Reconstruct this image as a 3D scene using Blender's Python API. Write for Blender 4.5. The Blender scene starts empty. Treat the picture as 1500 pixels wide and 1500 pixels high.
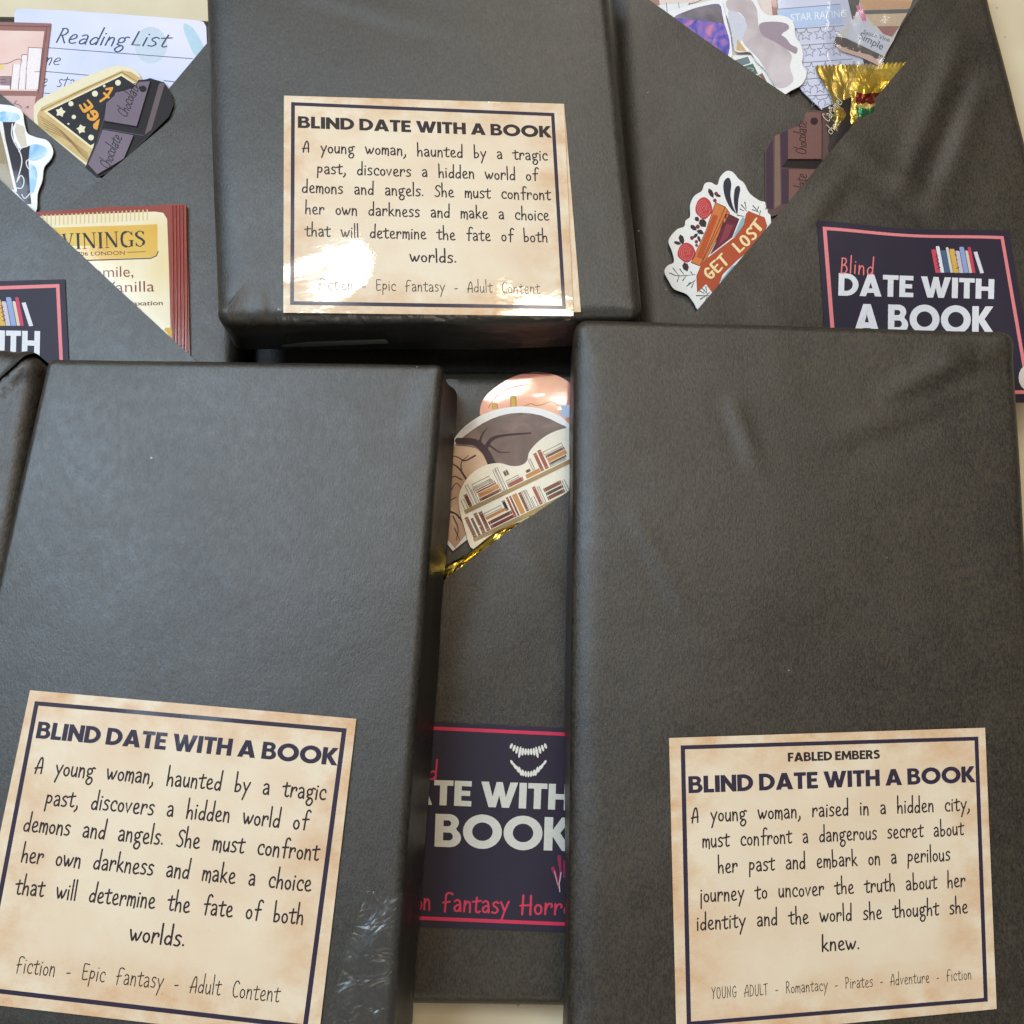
import bpy, bmesh, math, random
from mathutils import Vector, Matrix, noise
from mathutils.geometry import tessellate_polygon
import numpy as np

random.seed(7)
R = math.radians
SC = bpy.context.scene
COL = SC.collection

# ------------------------------------------------------------------ camera
TILT = R(12.0); HALF = math.tan(R(25.0)); DIST = 0.354; ZREF = 0.05
CAM = Vector((0, -DIST * math.sin(TILT), ZREF + DIST * math.cos(TILT)))
cd = bpy.data.cameras.new('camera'); cam = bpy.data.objects.new('camera', cd); COL.objects.link(cam)
cam.location = CAM; cam.rotation_euler = (TILT, 0, 0)
cd.sensor_fit = 'HORIZONTAL'; cd.sensor_width = 36; cd.lens = 18 / HALF
cd.clip_start = 0.01; cd.clip_end = 20
SC.camera = cam

# ------------------------------------------------------------------ light: an indoor table, window to the left, ceiling lamps
w = bpy.data.worlds.new('World'); SC.world = w; w.use_nodes = True
bg = w.node_tree.nodes['Background']; bg.inputs[0].default_value = (1.0, 0.91, 0.78, 1); bg.inputs[1].default_value = 0.21
def area(name, loc, target, sx, sy, power, col):
    l = bpy.data.lights.new(name, 'AREA'); l.shape = 'RECTANGLE'; l.size = sx; l.size_y = sy
    l.energy = power; l.color = col
    o = bpy.data.objects.new(name, l); COL.objects.link(o); o.location = loc
    d = Vector(target) - Vector(loc); o.rotation_euler = d.to_track_quat('-Z', 'Y').to_euler()
    return o
area('window_light', (-0.53, 0.30, 0.98), (0, 0, 0), 0.46, 0.56, 11.0, (0.64, 0.82, 1.0))
area('ceiling_light', (0.15, 1.6, 1.5), (0, 0, 0), 0.32, 0.32, 9, (1.0, 0.90, 0.76))
area('ceiling_light', (0.13, 0.40, 1.5), (0.05, 0, 0), 0.36, 0.36, 3.6, (1.0, 0.78, 0.50))
area('fill_light', (0.2, -1.35, 1.25), (0, 0, 0), 0.8, 0.6, 5, (1.0, 0.88, 0.70))  # added fill from behind the camera to lift table gap and labels
SC.view_settings.view_transform = 'Standard'; SC.view_settings.look = 'None'
SC.view_settings.exposure = -0.1; SC.view_settings.gamma = 1.0

# ------------------------------------------------------------------ picture point -> point at height z
def unproj(px, py, z):
    x = (px - 750) / 750 * HALF; y = (750 - py) / 750 * HALF
    d = Vector((x, y * math.cos(TILT) + math.sin(TILT), y * math.sin(TILT) - math.cos(TILT)))
    t = (z - CAM.z) / d.z
    return CAM + d * t
def spot(name, px, py, z, sx, sy, power, tilt=(0, 0), h=1.45, rot=0):
    p = unproj(px, py, z); n = Vector((tilt[0], tilt[1], 1)).normalized()
    d = (p - CAM).normalized(); r = d - 2 * d.dot(n) * n
    q = p + r * ((h - p.z) / r.z)
    l = area(name, q, p, sx, sy, power, (1.0, 0.95, 0.86)); return l
spot('ceiling_lamp', 462, 452, 0.05, 0.13, 0.055, 0.85)
spot('ceiling_lamp', 1078, 75, 0.02, 0.32, 0.05, 1.1)
spot('ceiling_lamp', 800, 548, 0.02, 0.13, 0.06, 0.8)

# ------------------------------------------------------------------ materials
def lin(c):
    return tuple(((v / 255) / 12.92 if v / 255 <= 0.04045 else ((v / 255 + 0.055) / 1.055) ** 2.4) for v in c)
MATS = {}
def nodes(name):
    m = bpy.data.materials.new(name); m.use_nodes = True
    nt = m.node_tree; return m, nt, nt.nodes['Principled BSDF']
def mat(rgb, rough=0.5, coat=0.0, metal=0.0, var=0.05, coat_rough=0.06):
    """printed / plain surface with a faint procedural mottling"""
    key = (rgb, rough, coat, metal, var, coat_rough)
    if key in MATS: return MATS[key]
    m, nt, b = nodes('print_%d_%d_%d' % rgb); N = nt.nodes; L = nt.links
    tc = N.new('ShaderNodeTexCoord'); nz = N.new('ShaderNodeTexNoise'); nz.inputs['Scale'].default_value = 900
    nz.inputs['Detail'].default_value = 4; L.new(tc.outputs['Object'], nz.inputs['Vector'])
    mx = N.new('ShaderNodeMixRGB'); c = lin(rgb)
    mx.inputs[1].default_value = (*[v * (1 - var * 2) for v in c], 1); mx.inputs[2].default_value = (*[min(1, v * (1 + var * 2)) for v in c], 1)
    L.new(nz.outputs[0], mx.inputs[0]); L.new(mx.outputs[0], b.inputs['Base Color'])
    b.inputs['Roughness'].default_value = max(rough, .55) if metal == 0 else rough; b.inputs['Metallic'].default_value = metal; b.inputs['Specular IOR Level'].default_value = .28
    b.inputs['Coat Weight'].default_value = coat; b.inputs['Coat Roughness'].default_value = coat_rough
    MATS[key] = m; return m

def kraft(name, lo, hi, seed=0.0, rough=0.47, spec=0.9):
    m, nt, b = nodes(name); N = nt.nodes; L = nt.links
    tc = N.new('ShaderNodeTexCoord'); mp = N.new('ShaderNodeMapping'); L.new(tc.outputs['Object'], mp.inputs[0])
    mp.inputs['Location'].default_value = (seed, seed * 2, 0)
    def nz(scale, detail, sx=1, sy=1, rough_=0.6):
        m2 = N.new('ShaderNodeMapping'); L.new(mp.outputs[0], m2.inputs[0]); m2.inputs['Scale'].default_value = (sx, sy, 1)
        n = N.new('ShaderNodeTexNoise'); n.inputs['Scale'].default_value = scale; n.inputs['Detail'].default_value = detail
        n.inputs['Roughness'].default_value = rough_; L.new(m2.outputs[0], n.inputs['Vector']); return n.outputs[0]
    fine = nz(1500, 3, 1, 0.5, .75); mid = nz(330, 4, 1, .7); big = nz(26, 4)
    def math_(op, a, b_):
        n = N.new('ShaderNodeMath'); n.operation = op
        for i, v in enumerate((a, b_)):
            if isinstance(v, (int, float)): n.inputs[i].default_value = v
            else: L.new(v, n.inputs[i])
        return n.outputs[0]
    f = math_('ADD', math_('MULTIPLY', fine, .84), math_('ADD', math_('MULTIPLY', mid, .14), math_('MULTIPLY', big, .22)))
    r = N.new('ShaderNodeValToRGB'); L.new(f, r.inputs[0])
    e = r.color_ramp.elements; e[0].position = .51; e[1].position = .69
    e[0].color = (*lo, 1); e[1].color = (*hi, 1)
    # pale fibre flecks pressed into the sheet
    vo = N.new('ShaderNodeTexVoronoi'); vo.inputs['Scale'].default_value = 210; L.new(mp.outputs[0], vo.inputs['Vector'])
    wn = N.new('ShaderNodeSeparateColor'); L.new(vo.outputs['Color'], wn.inputs[0])
    pick = math_('GREATER_THAN', wn.outputs[0], .90); near = math_('LESS_THAN', vo.outputs['Distance'], math_('MULTIPLY', wn.outputs[1], .085))
    fl = math_('MULTIPLY', math_('MULTIPLY', pick, near), .7)
    mx = N.new('ShaderNodeMixRGB'); L.new(fl, mx.inputs[0]); L.new(r.outputs[0], mx.inputs[1]); mx.inputs[2].default_value = (.42, .40, .34, 1)
    L.new(mx.outputs[0], b.inputs['Base Color'])
    rr = N.new('ShaderNodeMapRange'); L.new(math_('ADD', math_('MULTIPLY', big, .5), math_('MULTIPLY', mid, .5)), rr.inputs[0])
    rr.inputs['From Min'].default_value = .38; rr.inputs['From Max'].default_value = .62; rr.inputs['To Min'].default_value = rough - .02; rr.inputs['To Max'].default_value = rough + .06
    L.new(rr.outputs[0], b.inputs['Roughness']); b.inputs['Specular IOR Level'].default_value = spec
    bu = N.new('ShaderNodeBump'); bu.inputs['Strength'].default_value = .7; bu.inputs["Distance"].default_value = .00015
    L.new(math_('ADD', fine, math_('MULTIPLY', mid, .6)), bu.inputs['Height'])
    b2 = N.new('ShaderNodeBump'); b2.inputs["Strength"].default_value = .16; b2.inputs['Distance'].default_value = .0008
    L.new(nz(75, 3), b2.inputs['Height']); L.new(b2.outputs[0], bu.inputs['Normal'])
    L.new(bu.outputs[0], b.inputs['Normal'])
    return m
KRAFT = kraft('black_kraft_paper', (.0065, .0055, .0042), (.030, .0255, .0185), 0.0, .45, .82)
KRAFT2 = kraft('black_kraft_paper_b', (.0060, .0047, .0032), (.041, .029, .0155), 3.3, .46, .72)

def aged(name, seed):
    m, nt, b = nodes(name); N = nt.nodes; L = nt.links
    uv = N.new('ShaderNodeUVMap'); uv.uv_map = 'UVMap'
    sp = N.new('ShaderNodeSeparateXYZ'); L.new(uv.outputs[0], sp.inputs[0])
    def M(op, a, b_=0.0):
        n = N.new('ShaderNodeMath'); n.operation = op
        for i, v in enumerate((a, b_)):
            if isinstance(v, (int, float)): n.inputs[i].default_value = v
            else: L.new(v, n.inputs[i])
        return n.outputs[0]
    ex = M('MINIMUM', sp.outputs[0], M('SUBTRACT', 1.0, sp.outputs[0]))
    ey = M('MINIMUM', sp.outputs[1], M('SUBTRACT', 1.0, sp.outputs[1]))
    ed = M('MINIMUM', ex, ey)
    edge = N.new('ShaderNodeMapRange'); L.new(ed, edge.inputs[0]); edge.inputs['From Max'].default_value = .2
    edge.inputs['To Min'].default_value = 1.0; edge.inputs['To Max'].default_value = 0.12
    mp = N.new('ShaderNodeMapping'); L.new(uv.outputs[0], mp.inputs[0]); mp.inputs['Location'].default_value = (seed, seed, 0)
    def nz(s, d, r=.6):
        n = N.new('ShaderNodeTexNoise'); n.inputs['Scale'].default_value = s; n.inputs['Detail'].default_value = d
        n.inputs['Roughness'].default_value = r; L.new(mp.outputs[0], n.inputs['Vector']); return n.outputs[0]
    st = N.new('ShaderNodeMapRange'); L.new(nz(4.5, 8, .68), st.inputs[0]); st.inputs['From Min'].default_value = .40; st.inputs['From Max'].default_value = .72
    stain = M('MULTIPLY', edge.outputs[0], st.outputs[0])
    mx = N.new('ShaderNodeMixRGB'); mx.inputs[1].default_value = (*lin((228, 212, 186)), 1); mx.inputs[2].default_value = (*lin((205, 152, 96)), 1)
    L.new(M('MINIMUM', M('MULTIPLY', stain, 1.3), 1.0), mx.inputs[0])
    m2 = N.new('ShaderNodeMixRGB'); L.new(mx.outputs[0], m2.inputs[1]); m2.inputs[2].default_value = (*lin((216, 184, 150)), 1)
    b3 = N.new('ShaderNodeMapRange'); L.new(nz(2.2, 5), b3.inputs[0]); b3.inputs['From Min'].default_value = .42; b3.inputs['From Max'].default_value = .8
    b3.inputs['To Max'].default_value = .55
    L.new(b3.outputs[0], m2.inputs[0])
    m3 = N.new('ShaderNodeMixRGB'); m3.blend_type = 'MULTIPLY'; L.new(m2.outputs[0], m3.inputs[1]); m3.inputs[2].default_value = (.62, .46, .32, 1)
    sk = N.new('ShaderNodeMapRange'); L.new(nz(70, 4, .7), sk.inputs[0]); sk.inputs['From Min'].default_value = .60; sk.inputs['From Max'].default_value = .75
    L.new(M('MULTIPLY', sk.outputs[0], M('ADD', M('MULTIPLY', stain, 1.0), .10)), m3.inputs[0])
    L.new(m3.outputs[0], b.inputs['Base Color'])
    b.inputs['Roughness'].default_value = .5; b.inputs['Coat Weight'].default_value = .8 if seed == 0 else .12; b.inputs['Coat Roughness'].default_value = .055 if seed == 0 else .2
    bu = N.new('ShaderNodeBump'); bu.inputs['Strength'].default_value = .16 if seed == 0 else .25; bu.inputs['Distance'].default_value = .0003
    L.new(nz(9, 3), bu.inputs['Height']); L.new(bu.outputs[0], b.inputs['Normal']); L.new(bu.outputs[0], b.inputs['Coat Normal'])
    return m
AGED = [aged('aged_label_paper', s) for s in (0.0, 0.15, 0.4)]

def table_mat():
    m, nt, b = nodes('cream_table'); N = nt.nodes; L = nt.links
    tc = N.new('ShaderNodeTexCoord'); n = N.new('ShaderNodeTexNoise'); n.inputs['Scale'].default_value = 22; n.inputs['Detail'].default_value = 7
    L.new(tc.outputs['Object'], n.inputs['Vector']); r = N.new('ShaderNodeValToRGB'); L.new(n.outputs[0], r.inputs[0])
    e = r.color_ramp.elements; e[0].position = .3; e[1].position = .7
    e[0].color = (*lin((206, 190, 158)), 1); e[1].color = (*lin((226, 214, 186)), 1)
    v = N.new('ShaderNodeTexVoronoi'); v.inputs['Scale'].default_value = 90; L.new(tc.outputs['Object'], v.inputs['Vector'])
    lt = N.new('ShaderNodeMath'); lt.operation = 'LESS_THAN'; lt.inputs[1].default_value = .035; L.new(v.outputs['Distance'], lt.inputs[0])
    mx = N.new('ShaderNodeMixRGB'); L.new(lt.outputs[0], mx.inputs[0]); L.new(r.outputs[0], mx.inputs[1]); mx.inputs[2].default_value = (.35, .28, .18, 1)
    L.new(mx.outputs[0], b.inputs['Base Color']); b.inputs['Roughness'].default_value = .38
    bu = N.new('ShaderNodeBump'); bu.inputs['Strength'].default_value = .15; bu.inputs['Distance'].default_value = .001
    n2 = N.new('ShaderNodeTexNoise'); n2.inputs['Scale'].default_value = 60; L.new(tc.outputs['Object'], n2.inputs['Vector'])
    L.new(n2.outputs[0], bu.inputs['Height']); L.new(bu.outputs[0], b.inputs['Normal']); return m

def film(name, tint, gloss, fac, bumpy=0.6, haze=0.0):
    """clear plastic film: mostly transparent, with a gloss"""
    m, nt, b = nodes(name); N = nt.nodes; L = nt.links
    out = N['Material Output']
    tr = N.new('ShaderNodeBsdfTransparent'); tr.inputs[0].default_value = (*tint, 1)
    b.inputs['Base Color'].default_value = (.75, .76, .76, 1); b.inputs['Roughness'].default_value = gloss
    b.inputs['Specular IOR Level'].default_value = .8
    scl = 30 if name == 'cellophane' else 140
    gl = N.new('ShaderNodeBsdfGlossy'); gl.inputs['Roughness'].default_value = gloss
    mx = N.new('ShaderNodeMixShader'); mx.inputs[0].default_value = fac
    L.new(tr.outputs[0], mx.inputs[1]); L.new(gl.outputs[0], mx.inputs[2])
    m2 = N.new('ShaderNodeMixShader'); m2.inputs[0].default_value = haze
    L.new(mx.outputs[0], m2.inputs[1]); L.new(b.outputs[0], m2.inputs[2])
    L.new(m2.outputs[0], out.inputs[0])
    tc = N.new('ShaderNodeTexCoord'); n = N.new('ShaderNodeTexNoise'); n.inputs['Scale'].default_value = scl; n.inputs['Detail'].default_value = 2
    n.inputs['Distortion'].default_value = 1.0
    L.new(tc.outputs['Object'], n.inputs['Vector']); bu = N.new('ShaderNodeBump'); bu.inputs['Strength'].default_value = bumpy; bu.inputs['Distance'].default_value = .0012
    L.new(n.outputs[0], bu.inputs['Height']); L.new(bu.outputs[0], gl.inputs['Normal']); L.new(bu.outputs[0], b.inputs['Normal'])
    return m
TAPE = film('clear_tape', (.78, .78, .78), .30, .07, .9, .02)
CELLO = film('cellophane', (.93, .93, .95), .15, .07, .25, .08)

def foil(name, rgb, rough=.22):
    m, nt, b = nodes(name); N = nt.nodes; L = nt.links
    b.inputs['Base Color'].default_value = (*lin(rgb), 1); b.inputs['Metallic'].default_value = 1; b.inputs['Roughness'].default_value = rough
    tc = N.new('ShaderNodeTexCoord'); n = N.new('ShaderNodeTexNoise'); n.inputs['Scale'].default_value = 70; n.inputs['Detail'].default_value = 2; n.inputs['Distortion'].default_value = 1.5
    L.new(tc.outputs['Object'], n.inputs['Vector']); bu = N.new('ShaderNodeBump'); bu.inputs['Strength'].default_value = .6; bu.inputs['Distance'].default_value = .002
    L.new(n.outputs[0], bu.inputs['Height']); L.new(bu.outputs[0], b.inputs['Normal']); return m
GOLD = foil('gold_foil', (226, 196, 92))

def ramp_print(name, stops, scale, coat=.8, seed=0, rough=.4, distort=.6, coat_rough=.1):
    """a printed watercolour-like wash"""
    m, nt, b = nodes(name); N = nt.nodes; L = nt.links
    tc = N.new('ShaderNodeTexCoord'); mp = N.new('ShaderNodeMapping'); mp.inputs['Location'].default_value = (seed, 0, 0); L.new(tc.outputs['Object'], mp.inputs[0])
    n = N.new('ShaderNodeTexNoise'); n.inputs['Scale'].default_value = scale; n.inputs['Detail'].default_value = 6; n.inputs['Distortion'].default_value = distort
    L.new(mp.outputs[0], n.inputs['Vector']); r = N.new('ShaderNodeValToRGB'); L.new(n.outputs[0], r.inputs[0])
    el = r.color_ramp.elements
    while len(el) < len(stops): el.new(.5)
    for e, (p, c) in zip(el, stops): e.position = p; e.color = (*lin(c), 1)
    L.new(r.outputs[0], b.inputs['Base Color']); b.inputs['Roughness'].default_value = .55; b.inputs['Specular IOR Level'].default_value = .28
    b.inputs['Coat Weight'].default_value = coat; b.inputs['Coat Roughness'].default_value = coat_rough
    return m

# ------------------------------------------------------------------ object plumbing
def tag(o, label=None, cat=None, group=None, kind=None):
    for k, v in (('label', label), ('category', cat), ('group', group), ('kind', kind)):
        if v: o[k] = v
    return o
def empty(name, loc, label, cat, group=None):
    o = bpy.data.objects.new(name, None); o.empty_display_size = .01; COL.objects.link(o); o.location = loc
    return tag(o, label, cat, group)
def origin(o):
    v = Vector((0, 0, 0))
    while o is not None: v += o.location; o = o.parent
    return v
def mesh_obj(name, verts, faces, m, parent=None, at=None, smooth=False, uvs=None, mats=None, fmat=None):
    """verts in world coordinates"""
    if parent is not None: base = origin(parent)
    elif at is not None: base = Vector(at)
    else:
        base = Vector((sum(v[0] for v in verts) / len(verts), sum(v[1] for v in verts) / len(verts), min(v[2] for v in verts)))
    me = bpy.data.meshes.new(name)
    me.from_pydata([(v[0] - base.x, v[1] - base.y, v[2] - base.z) for v in verts], [], faces)
    for mm in (mats or [m]): me.materials.append(mm)
    if fmat:
        for p, i in zip(me.polygons, fmat): p.material_index = i
    if smooth:
        for p in me.polygons: p.use_smooth = True
    if uvs:
        l = me.uv_layers.new(name='UVMap')
        for lp in me.loops: l.data[lp.index].uv = uvs[lp.vertex_index]
    me.update()
    o = bpy.data.objects.new(name, me); COL.objects.link(o)
    if parent is not None: o.parent = parent
    else: o.location = base
    return o

# ------------------------------------------------------------------ wrapped bodies
class Body:
    def __init__(s, corners, ztop, zbot, rf=.006, rc=.007, left_soft=1.0, bulge=.0012, amp=.0005, seed=0, creases=(), flare=.0, soft_front=1.0):
        zs = ztop if isinstance(ztop, (list, tuple)) else [ztop] * 4
        s.c3 = [unproj(p[0], p[1], z) for p, z in zip(corners, zs)]     # TL TR BR BL
        A = np.array([[p.x, p.y, 1] for p in s.c3]); b = np.array([p.z for p in s.c3])
        s.pl = np.linalg.lstsq(A, b, rcond=None)[0]
        s.dip = None; s.zbot = zbot; s.rf = rf; s.rc = rc; s.left = left_soft; s.front = soft_front; s.bulge = bulge; s.amp = amp; s.seed = seed; s.flare = flare
        s.cr = [(unproj(a, b_, max(zs)), unproj(c, d, max(zs)), am, wd) for a, b_, c, d, am, wd in creases]
        s.cen = sum(s.c3, Vector()) / 4
        s.hx = max(abs(p.x - s.cen.x) for p in s.c3); s.hy = max(abs(p.y - s.cen.y) for p in s.c3)
        # rounded outline as (core point, normal)
        c = [Vector((p.x, p.y)) for p in s.c3]; n = 4; s.out = []
        dirs = [(c[(i + 1) % n] - c[i]).normalized() for i in range(n)]
        nor = [Vector((-d.y, d.x)) for d in dirs]                      # outward when clockwise in x,y
        if (c[0] + (c[1] - c[0]) * .5 + nor[0] * .001 - Vector((s.cen.x, s.cen.y))).length < (c[0] + (c[1] - c[0]) * .5 - Vector((s.cen.x, s.cen.y))).length:
            nor = [-q for q in nor]
        core = []
        for i in range(n):
            a, b2 = i - 1, i
            p1 = c[a] - nor[a] * rc; d1 = dirs[a]; p2 = c[b2] - nor[b2] * rc; d2 = dirs[b2]
            den = d1.x * d2.y - d1.y * d2.x; t = ((p2.x - p1.x) * d2.y - (p2.y - p1.y) * d2.x) / den
            core.append(p1 + d1 * t)
        s.cores = core
        for i in range(n):
            na, nb = nor[i - 1], nor[i]
            for k in range(9):
                q = (na * (1 - k / 8) + nb * (k / 8)).normalized(); s.out.append((core[i], q))
            L = (core[(i + 1) % n] - core[i]).length; st = max(4, int(L / .0025))
            for k in range(1, st):
                s.out.append((core[i].lerp(core[(i + 1) % n], k / st), nb))
    def ztop(s, x, y):
        z = s.pl[0] * x + s.pl[1] * y + s.pl[2]
        u = (x - s.cen.x) / s.hx; v = (y - s.cen.y) / s.hy
        z += s.bulge * max(0, 1 - u * u) * max(0, 1 - v * v)
        p = Vector((x * 22 + s.seed, y * 22, s.seed)); z += s.amp * noise.noise(p) + s.amp * .22 * noise.noise(p * 3.1) - s.amp * .35 * abs(noise.noise(Vector((x * 34 + y * 18 + s.seed, y * 11 - x * 5, 5.5))))
        if s.dip: t = max(0, min(1, (y - s.dip[0]) / .0025)); z -= s.dip[1] * t
        for a, b, am, wd in s.cr:
            d = Vector((b.x - a.x, b.y - a.y)); L2 = d.length_squared; t = max(0, min(1, ((x - a.x) * d.x + (y - a.y) * d.y) / L2))
            q = Vector((x - a.x - d.x * t, y - a.y - d.y * t)); sd = q.length
            if sd < wd * 4:
                side = 1 if (q.x * d.y - q.y * d.x) > 0 else -1
                fall = math.sin(math.pi * min(1, max(0, t * .9 + .1))) * .7 + .3
                z += am * fall * math.exp(-(sd / wd) ** 2) - am * .5 * fall * math.exp(-((sd * side - wd * 1.3) / wd) ** 2)
        return z
    def on(s, px, py, off=0.0):
        z = s.pl[2]
        for _ in range(3):
            p = unproj(px, py, z + off); z = s.ztop(p.x, p.y)
        return unproj(px, py, z + off)
    def shell(s, off=0.0, lift=None):
        verts = []; rows = []
        def soft(N): return s.rf * (1 + (s.left - 1) * max(0, -N.x) + (s.front - 1) * max(0, -N.y))
        H = s.ztop(s.cen.x, s.cen.y) - s.zbot
        prof = []
        for t in (1.0, .86, .72, .58, .44, .3, .15): prof.append(('w', t))
        for k in range(0, 9): prof.append(('f', 90 - k * 11.25))
        ins = [.012 + .0028 * i for i in range(26)]
        C = Vector((s.cen.x, s.cen.y))
        for kind, t in prof:
            row = []
            for core, N in s.out:
                cd_ = min((core - k).length for k in s.cores)
                r = min(soft(N), (s.rc + cd_ * .5) * .93); base = core + N * (s.rc + off)
                inner = base - N * r; zt = s.ztop(inner.x, inner.y) + off
                if kind == 'w':
                    zz = zt - s.rf; P = base; z = zz + (s.zbot - zz) * t
                    wob = noise.noise(Vector((P.x * 30, P.y * 30, z * 60 + s.seed))) * .0009 + s.flare * t * t * abs(N.x)
                    P = P + N * wob
                elif kind == 'f':
                    a = R(t); P = inner + N * (r * math.sin(a)); z = zt - s.rf * (1 - math.cos(a))
                else:
                    P = C + (inner - C) * (1 - t) ; z = s.ztop(P.x, P.y) + off
                if lift: z += lift(P.x, P.y)
                row.append(len(verts)); verts.append((P.x, P.y, z))
            rows.append(row)
        n = len(s.out); faces = []
        for a, b in zip(rows, rows[1:]):
            for i in range(n):
                j = (i + 1) % n; faces.append((a[i], a[j], b[j], b[i]))
        mr = max(s.rf * max(1, s.left, s.front) - s.rc, 0) + .0022 - off * .5
        q = []
        for c in s.cores: q.append(Vector((c.x - math.copysign(mr, c.x - C.x), c.y - math.copysign(mr, c.y - C.y))))
        nx = int(max((q[1] - q[0]).length, (q[2] - q[3]).length) / .0026); ny = int(max((q[3] - q[0]).length, (q[2] - q[1]).length) / .0026)
        G = {}
        for j in range(ny + 1):
            for i in range(nx + 1):
                u, v = i / nx, j / ny; P = q[0].lerp(q[1], u).lerp(q[3].lerp(q[2], u), v)
                G[i, j] = len(verts); verts.append((P.x, P.y, s.ztop(P.x, P.y) + off))
        for j in range(ny):
            for i in range(nx): faces.append((G[i, j], G[i + 1, j], G[i + 1, j + 1], G[i, j + 1]))
        per = [G[i, 0] for i in range(nx)] + [G[nx, j] for j in range(ny)] + [G[i, ny] for i in range(nx, 0, -1)] + [G[0, j] for j in range(ny, 0, -1)]
        lo = rows[-1]; dd = lambda a_, b_: (verts[a_][0] - verts[b_][0]) ** 2 + (verts[a_][1] - verts[b_][1]) ** 2
        st = min(range(len(lo)), key=lambda k: dd(lo[k], per[0])); lo = lo[st:] + lo[:st]; lo = lo + [lo[0]]; pe = per + [per[0]]
        i = j = 0
        while i < len(lo) - 1 or j < len(pe) - 1:
            if j == len(pe) - 1 or (i < len(lo) - 1 and dd(lo[i + 1], pe[j]) < dd(lo[i], pe[j + 1])):
                faces.append((lo[i], lo[i + 1], pe[j])); i += 1
            else:
                faces.append((lo[i], pe[j + 1], pe[j])); j += 1
        return verts, faces
    def build(s, name, m, parent, off=0.0, cut=None, thick=0.0, lift=None):
        v, f = s.shell(off, lift)
        o = mesh_obj(name, v, f, m, parent, smooth=True)
        bm = bmesh.new(); bm.from_mesh(o.data)
        if cut:
            base = origin(parent)
            for (ax, ay, bx, by, kx, ky) in cut:           # line a-b in the picture; keep the side that holds k
                z = s.pl[2] + off
                A = s.on(ax, ay, off) - base; B = s.on(bx, by, off) - base; K = s.on(kx, ky, off) - base
                d = B - A; nn = Vector((-d.y, d.x, 0)).normalized()
                if (K - A).dot(nn) < 0: nn = -nn
                bmesh.ops.bisect_plane(bm, geom=bm.verts[:] + bm.edges[:] + bm.faces[:], plane_co=A, plane_no=nn, clear_inner=True, dist=1e-7)
        bmesh.ops.remove_doubles(bm, verts=bm.verts[:], dist=2e-5)
        bmesh.ops.recalc_face_normals(bm, faces=bm.faces[:])
        up = sum((fc.normal.z * fc.calc_area() for fc in bm.faces))
        if up < 0: bmesh.ops.reverse_faces(bm, faces=bm.faces[:])
        bm.to_mesh(o.data); bm.free()
        nf = 0
        if thick:
            bm = bmesh.new(); bm.from_mesh(o.data); nf = len(bm.faces); zb = s.zbot + .0012 - origin(parent).z
            for e in [e for e in bm.edges if e.is_boundary and max(v.co.z for v in e.verts) > zb]:
                a_, b_ = (v.co.copy() for v in e.verts); dn = Vector((0, 0, -thick))
                vv = [bm.verts.new(c) for c in (a_, b_, b_ + dn, a_ + dn)]
                f_ = bm.faces.new(vv); f_.normal_update(); lf = e.link_faces[0]
                if f_.normal.dot((a_ + b_) / 2 - lf.calc_center_median()) < 0: f_.normal_flip()
            bm.to_mesh(o.data); bm.free()
        for i_, p in enumerate(o.data.polygons): p.use_smooth = (not nf or i_ < nf)
        return o

# ------------------------------------------------------------------ flat shapes in picture coordinates, draped on a surface
def cr_closed(pts, sub=4):
    out = []; n = len(pts)
    for i in range(n):
        p0, p1, p2, p3 = (Vector(pts[(i + k - 1) % n]) for k in range(4))
        for k in range(sub):
            t = k / sub; out.append(tuple(.5 * ((2 * p1) + (-p0 + p2) * t + (2 * p0 - 5 * p1 + 4 * p2 - p3) * t * t + (-p0 + 3 * p1 - 3 * p2 + p3) * t ** 3)))
    return out
def cr_open(pts, sub=5):
    if len(pts) < 3: return [tuple(p) for p in pts]
    P = [Vector(p) for p in pts]; P = [P[0] * 2 - P[1]] + P + [P[-1] * 2 - P[-2]]; out = []
    for i in range(1, len(P) - 2):
        p0, p1, p2, p3 = P[i - 1:i + 3]
        for k in range(sub):
            t = k / sub; out.append(tuple(.5 * ((2 * p1) + (-p0 + p2) * t + (2 * p0 - 5 * p1 + 4 * p2 - p3) * t * t + (-p0 + 3 * p1 - 3 * p2 + p3) * t ** 3)))
    out.append(tuple(P[-2])); return out
def ellipse(cx, cy, rx, ry, a=0, n=18):
    ca, sa = math.cos(a), math.sin(a)
    return [(cx + rx * math.cos(t) * ca - ry * math.sin(t) * sa, cy + rx * math.cos(t) * sa + ry * math.sin(t) * ca) for t in (2 * math.pi * k / n for k in range(n))]
def fill(polys):
    """polys: outer + holes as 2D lists -> verts, tris"""
    loops = [[Vector((p[0], p[1], 0)) for p in q] for q in polys]
    tris = tessellate_polygon(loops); vs = [(p.x, p.y) for l in loops for p in l]
    return vs, [tuple(t) for t in tris]
def gridcut(vs, fs, step):
    bm = bmesh.new(); bv = [bm.verts.new((x, y, 0)) for x, y in vs]
    for f in fs:
        try: bm.faces.new([bv[i] for i in f])
        except ValueError: pass
    xs = [v[0] for v in vs]; ys = [v[1] for v in vs]
    for ax, lo, hi in ((0, min(xs), max(xs)), (1, min(ys), max(ys))):
        k = math.floor(lo / step) + 1
        while k * step < hi:
            co = [0, 0, 0]; no = [0, 0, 0]; co[ax] = k * step; no[ax] = 1
            bmesh.ops.bisect_plane(bm, geom=bm.verts[:] + bm.edges[:] + bm.faces[:], plane_co=co, plane_no=no); k += 1
    bm.verts.index_update(); V = [(v.co.x, v.co.y) for v in bm.verts]; F = [tuple(v.index for v in f.verts) for f in bm.faces]
    bm.free(); return V, F
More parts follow.
